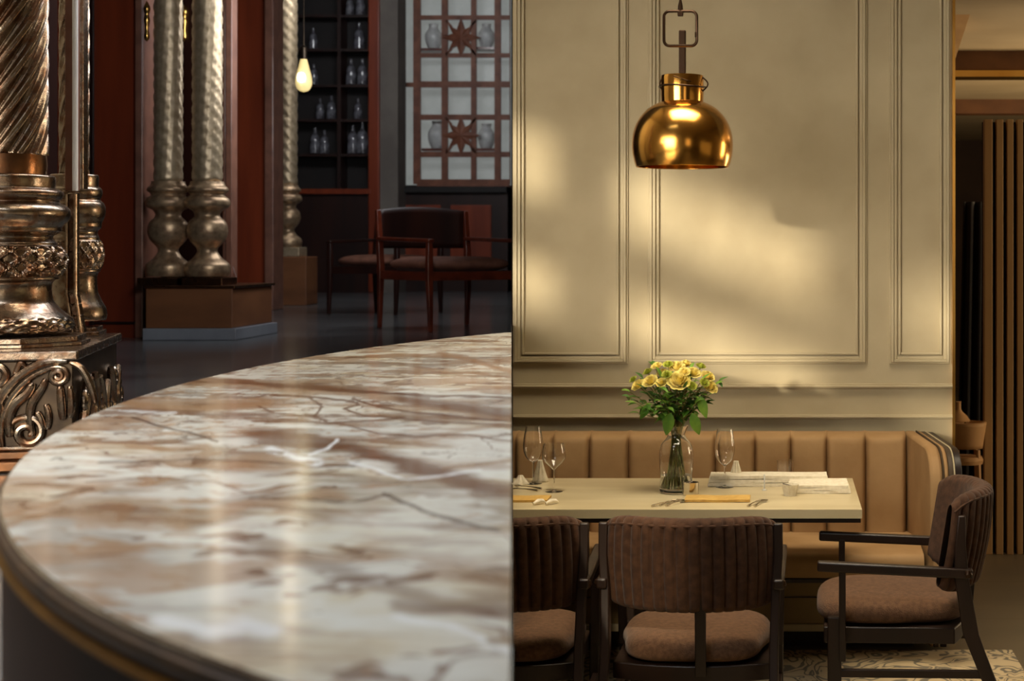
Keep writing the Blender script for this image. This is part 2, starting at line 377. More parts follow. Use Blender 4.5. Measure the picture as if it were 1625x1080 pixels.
def seatf(u, v):
    x0 = XL-.1; x1 = XBR+.03; a = v*4
    x = x0+(x1-x0)*u
    if a < 1: y, z = YF+.02, .36+.06*a
    elif a < 2: t = (a-1)*PI/2; y, z = YF+.02+.03-.03*math.cos(t), .42+.035*math.sin(t)
    else: t = (a-2)/2; y, z = YF+.05+(6.86-YF-.05)*t, .455+.012*math.sin(t*PI)
    return (x, y, z)
g = MB().grid(seatf, 40, 40); g.build('seat_cushion', 'leather', bn, cut=True)
g = MB().b2((XL-.2, YF+.02, .345), (XBR+.03, 6.86, .365)); g.build('seat_rail', 'dark_wood', bn, smooth=False, cut=True)
g = MB().b2((XL-.2, 6.62, .10), (XBR+.02, 6.85, .345)); g.build('front_panel', 'bench_panel', bn, smooth=False, cut=True)
g = MB().b2((XL-.2, 6.615, .222), (XBR+.02, 6.62, .226)); g.build('panel_joint', 'dark_wood', bn, smooth=False, cut=True)
g = MB().b2((XL-.2, 6.605, .085), (XBR+.02, 6.66, .115)); g.build('base_moulding', 'moulding', bn, smooth=False, bevel=.004, cut=True)
g = MB().b2((XL-.2, 6.70, 0), (XBR+.02, 6.85, .085)); g.build('toe_kick', 'dark_wood', bn, smooth=False, cut=True)
# wing at the right end: layered shells with rounded tops
def wing(x0, x1, splay, y0, y1, ztp, zb, m, name, rr=.1):
    pts = []
    # profile in (y, z), rounded upper front corner
    pr = [(y1, zb), (y1, ztp)]+[(y0+rr-rr*math.sin(t*PI/12), ztp-rr+rr*math.cos(t*PI/12)) for t in range(0, 7)]+([(y0, .33), (6.60, .30), (6.61, zb)] if zb < .2 else [(y0, zb)])
    vs = []; n = len(pr)
    for sxx in (x0, x1):
        for y, z in pr: vs.append((sxx+splay*(y1-y)/(y1-y0), y, z))
    fs = [tuple(range(n)), tuple(range(n, 2*n))[::-1]]+[(i, (i+1) % n, (i+1) % n+n, i+n) for i in range(n)]
    return MB().add(vs, fs).build(name, m, bn, bevel=.012 if m == 'leather' else .003)
xw0 = XBR-.004
wing(xw0, xw0+.05, .055, YF-.02, YB, zt, .32, 'leather', 'wing_cushion', .14)
wing(xw0+.05, xw0+.056, .055, YF-.03, YB, zt+.002, .10, 'piping_dark', 'wing_piping', .14)
wing(xw0+.056, xw0+.072, .055, YF-.03, YB, zt, .02, 'leather', 'wing_panel', .13)
wing(xw0+.072, xw0+.092, .055, YF-.02, YB, zt-.003, .02, 'piping_dark', 'wing_piping', .12)
wing(xw0+.092, xw0+.098, .055, YF-.025, YB, zt-.001, .02, 'moulding', 'wing_piping', .12)
wing(xw0+.098, xw0+.125, .055, YF-.01, YB, zt-.006, .02, 'dark_wood', 'wing_back', .11)

# ================================================================== DINING TABLE
YT0, YT1, ZT = 5.61, 6.37, .75
XT = XW(1368, YT0)
dt = thing('dining_table', (0, 0, 0), 'rectangular dining table with pale stone top in front of the banquette', 'table')
MB().b2((XD(6.6), YT0, ZT-.031), (XT, YT1, ZT)).build('tabletop', 'table_stone', dt, smooth=False, cut=True)
MB().b2((XD(6.6), YT0+.012, ZT-.048), (XT-.004, YT1-.012, ZT-.031)).build('underframe', 'dark_wood', dt, smooth=False, cut=True)
MB().b2((-.56, 5.85, .042), (-.40, 6.13, ZT-.048)).build('pedestal', 'dark_wood', dt, smooth=False)
MB().b2((-.62, 5.68, .012), (-.34, 6.28, .042)).build('foot', 'dark_wood', dt, smooth=False)

# ================================================================== DINING CHAIRS
def dining_chair(label, loc, rz, ht=.828, hb=.53, ds=0):
    t = thing('dining_armchair', (loc[0], loc[1], .012), label, 'chair', rz=rz)
    lean = .16
    def arc(tt):
        a = tt*1.12; return .268*math.sin(a)/math.sin(1.12), -.275+.135*(1-math.cos(a))/(1-math.cos(1.12))
    def nrm(tt):
        a = tt*1.12; return -math.sin(a)*.75, math.cos(a)
    NR = 18
    def back(u, v):
        # u along the arc, v around the section: outer face, top, inner face, bottom
        tt = 2*u-1; x, y = arc(tt); nx, ny = nrm(tt)
        e = abs(tt)**7
        top = ht-.035*e; bot = hb+.03*e
        rib = 1.5*abs(math.sin(u*NR*PI))**.38
        q = (v*4) % 4
        th = .052*(1-.45*e)
        if q < 1.5: s = q/1.5; z = bot+.02+(top-bot-.04)*s; off = -.012*rib-.010*math.sin(s*PI)
        elif q < 2: s = (q-1.5)/.5; z = top-.02+.02*math.sin(s*PI); off = th*(.5-.5*math.cos(s*PI))-.010*rib*(1-s)
        elif q < 3.5: s = (q-2)/1.5; z = top-.02-(top-bot-.04)*s; off = th
        else: s = (q-3.5)/.5; z = bot+.02-.02*math.sin(s*PI); off = th*(.5+.5*math.cos(s*PI))-.012*rib*s
        yy = y-(z-.6)*lean
        return (x+nx*off, yy+ny*off, z)
    MB().grid(back, NR*8+1, 65).build('backrest', 'velvet', t, angle=180)
    pts = [(lambda tt: (arc(tt)[0]-nrm(tt)[0]*.012, arc(tt)[1]-nrm(tt)[1]*.012-(ht-.03-.6)*lean, ht-.022-.035*abs(tt)**7))(k/20-1) for k in range(41)]
    MB().tube(pts, .0045, 6).build('welt', 'velvet', t)
    # seat cushion: rounded superellipse pad
    def seatp(u, v):
        a = 2*PI*u; c, s_ = math.cos(a), math.sin(a)
        ex = math.copysign(abs(c)**.5, c); ey = math.copysign(abs(s_)**.5, s_)
        w_ = v*PI; r = math.sin(w_)**.38 if 0 < w_ < PI else 0
        cz_ = math.cos(w_); z = .392+(.058 if cz_ < 0 else .034)*abs(cz_)**.8*(1 if cz_ < 0 else -1)
        hw = .240-.02*(ey < 0)
        return (hw*r*ex, .015+.245*r*ey, z+ds)
    MB().grid(seatp, 48, 20, True).build('seat', 'seat_weave', t, angle=180)
    # seat frame with a bowed rear rail
    g = MB(); N = 16; pr = []
    for k in range(N+1):
        tt = 2*k/N-1; pr.append((.245*tt, -.235+.05*tt*tt))
    out = pr+[(.24, .235), (-.24, .235)]
    g.prism(out, .31+ds, .362+ds); g.build('seat_frame', 'dark_wood', t, bevel=.004)
    for sxx in (-1, 1):
        # rear leg sweeping up to a back post
        path = [(sxx*.265, -.40, 0), (sxx*.262, -.30, .25), (sxx*.26, -.235, .42), (sxx*.265, -.205, .60), (sxx*.272, -.20, .70), (sxx*.272, -.205, .80)]
        wd = [.032, .036, .042, .038, .03, .02]
        g = MB(); vs = []
        for (x, y, z), ww in zip(path, wd):
            for a, b in ((-1, -1), (1, -1), (1, 1), (-1, 1)): vs.append((x+a*.014, y+b*ww*.6, z))
        fs = [(0, 3, 2, 1), tuple(20+i for i in range(4))]+[(i*4+k, i*4+(k+1) % 4, (i+1)*4+(k+1) % 4, (i+1)*4+k) for i in range(5) for k in range(4)]
        g.add(vs, fs).build('leg', 'dark_wood', t, bevel=.004)
        MB().box((sxx*.258, .20, .2+ds/2), (.032, .045, .40+ds)).build('leg', 'dark_wood', t, smooth=False, bevel=.004)
        # arm with its support
        g = MB(); g.bar((sxx*.268, .255, .635), (sxx*.274, -.24, .615), .034, .032)
        g.build('armrest', 'dark_wood', t, bevel=.006)
        MB().bar((sxx*.26, .175, .33), (sxx*.266, .175, .625), .022, .03).build('arm_support', 'dark_wood', t, smooth=False, bevel=.003)
        MB().lathe([(.001, -.014), (.010, -.011), (.014, 0), (.010, .011), (.001, .014)], (sxx*.285, -.225, .615), 12).build('arm_knob', 'bronze_tube', t)
        MB().bar((sxx*.262, .19, .22+ds), (sxx*.263, -.29, .22+ds), .018, .026).build('stretcher', 'dark_wood', t, smooth=False, bevel=.003)
    MB().bar((.035, -.245, .335), (.035, -.268, .60), .034, .02).build('back_splat', 'dark_wood', t, smooth=False, bevel=.003)
    return t
YC = 5.19
dining_chair('brown ribbed-back armchair seen from behind, in the middle of the dining table', (XW(1098, 4.93), YC, 0), math.radians(-2))
c2 = dining_chair('brown ribbed-back armchair half hidden at the left end of the dining table', (XW(783, 4.93), YC, 0), 0)
cut_tree(c2)
dining_chair('brown ribbed-back armchair facing left at the free end of the table', (XW(1420, 5.37), 5.40, 0), math.radians(88), .866, .54, .072)

# ================================================================== RUG
rg = MB().b2((XD(6.6), 3.4, .002), (XW(1606, 6.60), 6.60, .012))
rug = rg.build('rug', 'linen', smooth=False, cut=True)
m = bpy.data.materials.new('rug_damask'); m.use_nodes = True; nt = m.node_tree; b = nt.nodes['Principled BSDF']; b.inputs['Roughness'].default_value = .95
tc_ = nt.nodes.new('ShaderNodeTexCoord'); n1 = nt.nodes.new('ShaderNodeTexNoise'); n1.inputs['Scale'].default_value = 2.4; n1.inputs['Detail'].default_value = 3
nt.links.new(tc_.outputs['Object'], n1.inputs['Vector'])
mxn = nt.nodes.new('ShaderNodeMix'); mxn.data_type = 'VECTOR'; mxn.inputs[0].default_value = .22
nt.links.new(tc_.outputs['Object'], mxn.inputs[4]); nt.links.new(n1.outputs['Color'], mxn.inputs[5])
n3 = nt.nodes.new('ShaderNodeTexNoise'); n3.inputs['Scale'].default_value = 4.2; n3.inputs['Detail'].default_value = 1.2; n3.inputs['Distortion'].default_value = 2.6; nt.links.new(mxn.outputs[1], n3.inputs['Vector'])
rp = nt.nodes.new('ShaderNodeValToRGB'); rp.color_ramp.interpolation = 'EASE'; dk = (*lin((112, 104, 90)), 1); lt_ = (*lin((192, 172, 136)), 1)
rp.color_ramp.elements[0].position = .30; rp.color_ramp.elements[0].color = dk; rp.color_ramp.elements[1].position = .34; rp.color_ramp.elements[1].color = lt_
for ps, cc in ((.44, lt_), (.455, dk), (.475, dk), (.49, lt_), (.54, lt_), (.555, dk), (.60, dk), (.615, lt_), (.70, lt_), (.71, dk)):
    e_ = rp.color_ramp.elements.new(ps); e_.color = cc
nt.links.new(n3.outputs['Fac'], rp.inputs[0])
nt.links.new(rp.outputs[0], b.inputs['Base Color']); rug.data.materials[0] = m
tag(rug, 'beige rug with grey scrolling leaf pattern under the dining chairs', 'rug')

# ================================================================== PENDANT LAMP
DL = 5.85
lx = XW(1083, DL); k_ = DL/F
def lz(py): return ZW(py, DL)
pl = thing('pendant_lamp', (lx, DL, lz(265)), 'polished brass dome pendant lamp hanging over the dining table', 'lamp')
zb = pl.location.z
prof = [(73, 265), (76, 256), (78.5, 244), (79.5, 230), (78, 214), (73.5, 199), (66, 186), (55, 174), (44, 167), (33, 162), (33, 161)]
pp = [(r*k_, lz(y)-zb) for r, y in prof]
def dens(p, n=5):
    out = []
    for i in range(len(p)-1):
        p0 = p[max(i-1, 0)]; p1 = p[i]; p2 = p[i+1]; p3 = p[min(i+2, len(p)-1)]
        for q in range(n):
            t = q/n
            out.append(tuple(.5*((2*p1[j])+(-p0[j]+p2[j])*t+(2*p0[j]-5*p1[j]+4*p2[j]-p3[j])*t*t+(-p0[j]+3*p1[j]-3*p2[j]+p3[j])*t**3) for j in (0, 1)))
    return out+[p[-1]]
MB().lathe(dens(pp), (0, 0, 0), 96, caps=False).build('lamp_shade', 'brass', pl, solid=.003)
neck = [(33, 162), (33.5, 150), (34, 124), (33, 120), (30, 119), (2, 119)]
MB().lathe([(r*k_, lz(y)-zb) for r, y in neck], (0, 0, 0), 64, caps=False, fn=lambda a, z, r: (.0012*(math.sin(a*22) > 0) if r > .05 and -PI*1.0 < ((a+PI) % (2*PI))-PI < -1.75 else 0)).build('neck', 'brass', pl)
pts = [(math.cos(a)*37*k_, math.sin(a)*37*k_, lz(138)-zb+.003*math.sin(2*a)) for a in [i*2*PI/40 for i in range(40)]]
MB().tube(pts, .0028, 8, True).build('neck_ring', 'bronze_tube', pl)
loop = [((30+9*math.sin(t*PI/8)*1.2)*k_, -.02, lz(122+3.1*t)-zb) for t in range(9)]
MB().tube(loop, .0028, 8).build('neck_loop', 'bronze_tube', pl)
loop = [(-(30+5*math.sin(t*PI/8))*k_, -.02, lz(122+3.1*t)-zb) for t in range(9)]
MB().tube(loop, .0022, 8).build('neck_loop', 'bronze_tube', pl)
MB().tube([(-12*k_, -33.5*k_, lz(124)-zb), (10*k_, -33.8*k_, lz(131)-zb), (30*k_, -16*k_, lz(136)-zb)], .0022, 8).build('neck_wire', 'bronze_tube', pl)
MB().box((0, 0, (lz(48)+lz(119))/2-zb), (11*k_, 11*k_, lz(48)-lz(119))).build('stem', 'bronze_tube', pl, smooth=False, bevel=.004)
# rounded square link
cxl, cyl = -3*k_, (lz(46)-zb); hs = 26*k_; rr = 9*k_
pts = []
for qx, qz, a0 in ((1, 1, 0), (-1, 1, 1), (-1, -1, 2), (1, -1, 3)):
    for j in range(7):
        a = (a0+j/6)*PI/2; pts.append((cxl+qx*(hs-rr)+rr*math.cos(a), -.012, cyl+qz*(hs+1.5*k_-rr)+rr*math.sin(a)))
MB().tube(pts, .0055, 8, True).build('hanger_link', 'bronze_tube', pl)
MB().box((cxl, -.008, lz(22)-zb), (9*k_, .02, 9*k_)).build('link_clasp', 'bronze_tube', pl, smooth=False, bevel=.003)
MB().lathe([(.010, 0), (.009, .02), (.004, .045), (.0035, 4.8-lz(19))], (cxl, -.008, lz(19)-zb), 12).build('cord', 'bronze_tube', pl)
MB().lathe([(.001, 0), (.03, .004), (.04, .04), (.03, .08), (.02, .12), (.02, .17)], (0, 0, .05), 20).build('light_bulb', 'porcelain', pl)
MB().box((24*k_-3*k_, -.018, lz(56)-zb), (2.2*k_, .008, 8*k_)).build('link_bolt', 'bronze_tube', pl, smooth=False, bevel=.001)

# ================================================================== THINGS ON THE TABLE
def wine_glass(px, pyb, d, prof, label, clipit=False):
    t = thing('wine_glass', (XW(px, d), d, ZT+.0005), label, 'glass', 'wine glasses on the dining table')
    kk = d/F; inner = [(r, z) for r, z in prof['bowl']]; th = .0015
    bowl = inner+[(max(r-th, .0005), z+(.0008 if r < .01 else 0)) for r, z in inner[::-1]]
    MB().lathe(bowl, (0, 0, 0), 40, caps=False).build('bowl', 'glass', t, angle=50)
    MB().lathe(prof['foot'], (0, 0, 0), 32).build('stem', 'glass', t, angle=50)
    return t
angular = {'bowl': [(.001, .080), (.012, .090), (.030, .107), (.0435, .124), (.045, .137), (.042, .158), (.037, .180)],
           'foot': [(.033, 0), (.033, .001), (.012, .003), (.0035, .008), (.0028, .03), (.0028, .070), (.004, .0795)]}
tulip = {'bowl': dens([(.001, .082), (.010, .086), (.027, .102), (.037, .128), (.0385, .155), (.034, .19), (.029, .222)], 4),
         'foot': [(.034, 0), (.034, .001), (.012, .003), (.0035, .008), (.003, .03), (.003, .072), (.0045, .0815)]}
wine_glass(879, 780, 6.02, angular, 'angular empty wine glass, nearest on the left of the vase')
wine_glass(846, 770, 6.22, tulip, 'tall tulip wine glass behind the angular one, far left of the table')
wine_glass(1150, 780, 6.13, tulip, 'tall tulip wine glass to the right of the flower vase')

# glass vase with water
VXc, VD = 1073, 6.0
vz = lambda py: (778-py)*VD/F
vs_ = dens([(2, 778), (24, 777.5), (26, 770), (25.5, 750), (27, 730), (27, 715), (24, 702), (16, 692), (14, 686), (17, 678), (20, 672)], 4)
vp = [(r*VD/F, vz(y)) for r, y in vs_]
vin = [(max(r-.003, .001), z) for r, z in vp if z > .012]
va = thing('glass_vase', (XW(VXc, VD), VD, ZT+.0005), 'clear shouldered glass vase holding the yellow roses', 'vase')
MB().lathe(vp+vin[::-1]+[(.001, .012)], (0, 0, 0), 56, caps=False).build('vase_body', 'glass', va, angle=60)
wp = [(r-.0004, z) for r, z in vin if z < vz(748)]
MB().lathe([(.001, wp[0][1]+.0005)]+wp+[(.001, wp[-1][1])], (0, 0, 0), 48, caps=False).build('water', 'water', va, angle=60)

# roses and foliage
VB = Vector((XW(VXc, VD), VD, ZT))
def bez(a, b, c, n=10): return [a*(1-t)**2+b*2*t*(1-t)+c*t*t for t in [i/n for i in range(n+1)]]
def stem_path(head, rnd):
    foot = VB+Vector((rnd.uniform(-.042, .042), rnd.uniform(-.03, .03), .02))
    nk = VB+Vector((rnd.uniform(-.016, .016), rnd.uniform(-.014, .014), vz(690)))
    p1 = [foot+(nk-foot)*t for t in (0, .25, .5, .75)]
    return p1+bez(nk, nk+Vector((0, 0, .05))+(head-nk)*.18, head, 8)
def rose_mesh(c, ax, R, rnd):
    g = MB(); ax = ax.normalized(); u = ax.orthogonal().normalized(); v = ax.cross(u)
    layers = [(3, .25, 1.0, .02), (4, .45, .95, .1), (5, .7, .8, .25), (6, .95, .55, .5), (6, 1.12, .3, .8)]
    for li, (n, rad, hgt, openn) in enumerate(layers):
        for k in range(n):
            a0 = 2*PI*k/n+li*.7+rnd.uniform(-.2, .2); wdt = 2*PI/n*.72
            def pf(s, t):
                a = a0+(s-.5)*2*wdt*(1-.25*t*t); r = R*rad*(.25+.75*t**.6)*(1+openn*.35*t*t); edge = 1-.18*(2*s-1)**2*t
                r *= (1+.05*math.sin(s*9+k)); h = R*(.95*hgt*t*edge-.45*(1-t)+.0) - R*openn*.25*max(0, t-.75)*4*.4
                return c+u*math.cos(a)*r+v*math.sin(a)*r+ax*h
            g.grid(pf, 7, 6)
    return g
def leaf_into(g, base, d, up, L, W):
    d = d.normalized(); s_ = d.cross(up).normalized(); nrm_ = s_.cross(d)
    def lf(a, t):
        wd = W*math.sin(PI*min(t*.97+.02, 1))**.8*(1-.35*t); x = (a-.5)*2*wd
        return base+d*L*t+s_*x+nrm_*(abs(a-.5)*wd*.7-.28*L*t*t)
    g.grid(lf, 5, 9)
heads = [(1077, 605, -.06, 16, 'large yellow rose facing front in the middle of the vase bouquet'),
         (1032, 605, -.03, 11, 'yellow rose at the left of the bouquet with loose petals'),
         (1013, 611, .0, 10, 'pale yellow rose at the outer left of the bouquet'),
         (1073, 583, .0, 12, 'yellow rose at the top of the bouquet'),
         (1100, 592, -.01, 11, 'yellow rose up and right of the large middle one'),
         (1123, 597, .01, 10, 'small pale rose at the upper right of the bouquet'),
         (1127, 614, -.02, 11, 'yellow rose at the lower right rim of the bouquet'),
         (1052, 592, .05, 9, 'small yellow rose behind, between the left and top blooms'),
         (1088, 578, .06, 9, 'small yellow rose behind the topmost bloom'),
         (1028, 590, .05, 7, 'greenish yellow half-open rose at the upper left of the bouquet'),
         (1112, 581, .05, 7, 'greenish yellow half-open rose at the upper right behind'),
         (1060, 578, -.02, 7, 'greenish half-open rose just left of the topmost bloom'),
         (1050, 607, -.06, 8, 'small yellow rose between the left rose and the large middle one'),
         (1098, 612, -.07, 7, 'small yellow rose right beside the large middle bloom, lower'),
         (1042, 581, .02, 8, 'pale yellow rose on the upper left dome of the bouquet'),
         (1005, 602, .03, 6, 'tiny green bud rose above the outer left bloom'),
         (1118, 607, -.05, 7, 'small half-open rose in front of the right rim roses'),
         (1086, 590, -.05, 8, 'small pale rose just above the large middle bloom, right'),
         (1058, 594, -.06, 7, 'small greenish rose just above the large middle bloom, left')]
for i, (px_, py_, dy, r_, lab) in enumerate(heads):
    rnd = random.Random(i*13+1); d = VD+dy; c = P(px_, py_, d); ax = (c-(VB+Vector((0, .06, .27)))).normalized()+Vector((0, -.35, .25))
    ro = thing('rose', c, lab, 'flower', 'roses in the vase')
    g = rose_mesh(Vector((0, 0, 0)), ax, r_*d/F*.86, rnd); g.build('bloom', 'petal_green' if r_ < 8 else 'petal', ro, angle=180)
    pth = [p-c for p in stem_path(c-ax.normalized()*.006, rnd)]
    MB().tube(pth, .0021, 6).build('stem', 'stem', ro)
    g = MB()
    for q in range(3):
        a = rnd.uniform(0, 2*PI); dd = Vector((math.cos(a), math.sin(a), rnd.uniform(-.2, .5)))
        leaf_into(g, pth[-3-q % 2]*1.0, dd, Vector((0, 0, 1)), rnd.uniform(.03, .045), .011)
    g.build('leaves', 'leaf_dark', ro, angle=180)
sprigs = [(998, 630, -.02), (1010, 640, -.06), (1022, 650, -.05), (1045, 622, -.05), (1060, 632, -.07), (1090, 630, -.07), (1108, 628, -.03), (1040, 645, -.07), (1030, 628, .03),
          (1118, 640, .0), (1070, 622, .04), (1098, 620, .06), (1020, 600, .04), (1050, 600, -.02), (1066, 596, .03), (1092, 600, -.04), (1112, 606, -.04), (1134, 612, .0), (1140, 606, .02), (1014, 655, 0), (1080, 640, -.07), (1040, 582, .04), (1096, 585, .03), (1048, 614, -.08), (1086, 618, -.08), (1104, 640, -.06), (1056, 640, -.08), (1024, 618, -.05), (1000, 622, .02), (1124, 628, -.03), (1072, 650, -.07)]
wh = ['sticking out at the far left', 'low on the left', 'lowest on the left, drooping', 'left of the large bloom', 'under the large middle bloom', 'right under the large bloom', 'on the right, below the rim roses', 'low in front, left of centre', 'behind on the left', 'low behind on the right', 'behind the middle', 'behind on the right', 'behind the outer left rose', 'between left and middle roses', 'tucked behind the top roses', 'between middle and right roses', 'in front of the lower right rose', 'poking out at the right', 'thin, at the far right tip', 'hanging over the left shoulder', 'in front above the vase neck', 'at the upper left edge', 'at the upper right edge', 'in front, under the small left rose', 'in front, under the large bloom to its right', 'low on the right front', 'low in the front middle', 'in front of the left roses', 'below the outer left bud', 'on the right rim, drooping', 'just over the vase mouth']
for i, (px_, py_, dy) in enumerate(sprigs):
    rnd = random.Random(i*7+3); d = VD+dy; c = P(px_, py_, d)
    sp = thing('leafy_sprig', c, 'green leafy sprig in the bouquet, '+wh[i], 'foliage', 'leafy sprigs in the vase')
    pth = [p-c for p in stem_path(c, rnd)]; MB().tube(pth, .0016, 6).build('stem', 'stem', sp)
    g = MB()
    for q in range(9):
        j = -1-(q//2); a = rnd.uniform(0, 2*PI); dd = Vector((math.cos(a), math.sin(a)*.8-.2, rnd.uniform(-.3, .8)))
        if q == 0: dd = pth[-1]-pth[-2]
        leaf_into(g, pth[max(j, -6)], dd, Vector((0, -.3, 1)), rnd.uniform(.026, .05), rnd.uniform(.008, .014))
    g.build('leaves', 'leaf' if i % 3 else 'leaf_dark', sp, angle=180)
big = [(1065, 655, -.07, (-.25, -.1, -1), .085, .026, 'broad green leaf hanging in front of the vase neck'),
       (1098, 655, -.05, (.35, -.1, -1), .085, .024, 'broad green leaf drooping at the right of the vase neck'),
       (1110, 628, -.04, (.3, -.2, -.9), .085, .022, 'broad green leaf at the right under the roses'),
       (1032, 640, -.05, (-.5, -.1, -.7), .07, .018, 'broad green leaf pointing down at the left side')]
for i, (px_, py_, dy, dd, L, W, lab) in enumerate(big):
    c = P(px_, py_, VD+dy); bl = thing('broad_leaf', c, lab, 'leaf', 'broad leaves in the vase'); g = MB(); leaf_into(g, Vector((0, 0, 0)), Vector(dd), Vector((0, -1, .3)), L, W)
    g.build('blade', 'leaf', bl, angle=180); MB().tube([p-c for p in stem_path(c, random.Random(i+50))], .0016, 6).build('stem', 'stem', bl)

def folded(name, px0, px1, pyf, pyb, layers, th, m, label, cat, rz=0):
    """stack of folded cloth / booklet layers lying on the table"""
    df = (EYE-ZT)*F/(pyf-HY); db = (EYE-ZT)*F/(pyb-HY)
    x0, x1 = XW(px0, df), XW(px1, df); t = thing(name, ((x0+x1)/2, (df+db)/2, ZT+.0005), label, cat, rz=rz)
    for i in range(layers):
        s_ = i*.004
        def f(u, v, i=i, s_=s_):
            a = v*2*PI; hx = (x1-x0)/2-s_; hy = (db-df)/2-s_*.7
            yy = hy*max(-1, min(1, math.cos(a)*1.35)); zz = th*i+th/2+th*.46*math.copysign(min(1, abs(math.sin(a))*1.5), math.sin(a))
            return (hx*(2*u-1), yy, zz+.0009*math.sin(u*9+i*2))
        g = MB().grid(f, 24, 24); n0 = len(g.v)
        g.f.append(tuple(j*24 for j in range(24))); g.f.append(tuple(j*24+23 for j in range(24)))
        g.build('fold', m, t, angle=50)
    return t
folded('linen_bundle', 1123, 1316, 772, 764, 3, .0135, 'linen', 'long stack of folded cream linen behind, right of the vase', 'napkin')
folded('linen_bundle', 1250, 1350, 783, 770, 3, .0100, 'linen', 'stack of folded cream linen at the right front of the table', 'napkin')
folded('gold_napkin', 1086, 1190, 797, 789, 1, .010, 'gold_linen', 'narrow gold folded napkin at the front of the table', 'napkin')
folded('gold_napkin', 780, 868, 797, 789, 1, .009, 'gold_linen', 'narrow gold folded napkin at the left front of the table', 'napkin')
for o in list(COL.objects):
    if o.name.startswith('gold_napkin') and o.location.x < -.8: cut_tree(o)
# twisted napkins / spoons beside the left gold napkin
for (px_, lab, rz) in ((856, 'rolled pale napkin end beside the left gold napkin', .7), (876, 'second rolled pale napkin, free end towards the angular glass', .6)):
    d = 5.72; t = MB().tube([(-.022, -.02, .006), (-.005, 0, .012), (.012, .016, .01), (.022, .024, .004)], [.004, .008, .007, .002], 10).build('rolled_napkin', 'linen')
    t.location = (XW(px_, d), d, ZT+.001); t.rotation_euler[2] = rz-.5; tag(t, lab, 'napkin')
# metal tin
d = (EYE-ZT)*F/(785-HY)
t = thing('metal_cup', (XW(1096, d), d, ZT+.0005), 'small brushed steel cup in front of the vase', 'cup')
MB().lathe([(.001, 0), (.029, 0), (.030, .003), (.030, .044), (.0305, .047), (.029, .047), (.028, .044), (.028, .004), (.001, .003)], (0, 0, 0), 40, caps=False).build('cup_body', 'steel', t)
# tumbler
d = 6.3; t = tag(MB().lathe([(.001, 0), (.030, 0), (.031, .003), (.032, .080), (.0305, .080), (.0295, .006), (.001, .005)], (XW(1246, d), d, ZT+.0005), 40, caps=False, fn=lambda a, z, r: .0008*math.sin(a*14) if r > .02 else 0).build('tumbler', 'glass'), 'fluted clear tumbler standing behind the folded linen', 'glass')
# little basket-like sugar dish
d = (EYE-ZT)*F/(784-HY)
t = thing('ribbed_dish', (XW(1254, d), d-.03, ZT+.0005), 'small flared square dish in front of the right linen stack', 'dish', rz=.35)
MB().lathe([(.001, 0), (.024, 0), (.034, .042), (.0315, .042), (.022, .004), (.001, .004)], (0, 0, 0), 6, caps=False).build('dish_body', 'linen', t, angle=20)
MB().bar((-.03, .0, .045), (.012, -.01, .035), .006, .003).build('rim_strip', 'piping_dark', t, smooth=False)
d = 6.05; tag(MB().lathe([(.009, 0), (.009, .003), (.0025, .005), (.0022, .058), (.001, .06)], (XW(1213, d), d, ZT+.0005), 12).build('white_rod', 'porcelain'), 'slim white upright rod beside the gold napkin', 'rod')
# cutlery
def fork(label, px_, d, rz, spoon=False):
    t = thing('spoon' if spoon else 'fork', (XW(px_, d), d, ZT+.001), label, 'cutlery', 'cutlery on the table', rz=rz)
    MB().tube([(0, -.07, .003), (0, -.02, .007), (0, .03, .006)], [.0045, .0022, .002], 8).build('handle', 'steel', t)
    if spoon:
        MB().lathe([(.001, 0), (.010, .001), (.014, .005), (.013, .005), (.009, .002), (.001, .0015)], (0, .045, .003), 20, caps=False).build('spoon_bowl', 'steel', t)
    else:
        g = MB(); g.b2((-.009, .028, .004), (.009, .042, .006))
        for k in range(4): g.tube([(-.0078+.0052*k, .04, .005), (-.0078+.0052*k, .055, .003), (-.0078+.0052*k, .07, .006)], .0012, 6)
        g.build('tines', 'steel', t)
    return t
fork('steel fork left of the front gold napkin, outermost', 1053, 5.72, -.55)
fork('steel fork left of the front gold napkin, second from outside', 1063, 5.74, -.45)
fork('steel spoon close to the left end of the front gold napkin', 1074, 5.73, -.5, True)
fork('steel fork at the right end of the front gold napkin', 1198, 5.73, -.35)
fork('steel spoon right of the fork past the front gold napkin', 1207, 5.73, -.3, True)
fork('steel fork in the cutlery heap at the far left', 826, 6.04, 1.25)
fork('steel spoon on top of the cutlery heap at the far left', 836, 6.10, 1.05, True)
# pinched napkins behind
def pinched(px_, d, w_, h_, label, m='linen'):
    g = MB()
    def f(u, v):
        a = 2*PI*u; r = w_*(.25+.75*(1-v)**1.2)*(1+.22*math.sin(a*7)); return (r*math.cos(a), r*.6*math.sin(a), h_*v)
    g.grid(f, 84, 14, True); o = g.build('pinched_napkin', m, solid=.001, angle=180); o.location = (XW(px_, d), d, ZT+.001); return tag(o, label, 'napkin')
pinched(1168, 6.24, .03, .085, 'gathered pale napkin standing behind the right tulip glass')
pinched(857, 6.27, .028, .085, 'gathered pale napkin standing between the two left glasses')
o = pinched(826, 6.2, .03, .035, 'low crumpled pale napkin behind the left cutlery heap')

# ================================================================== SALON (left picture)
EZ = EYE
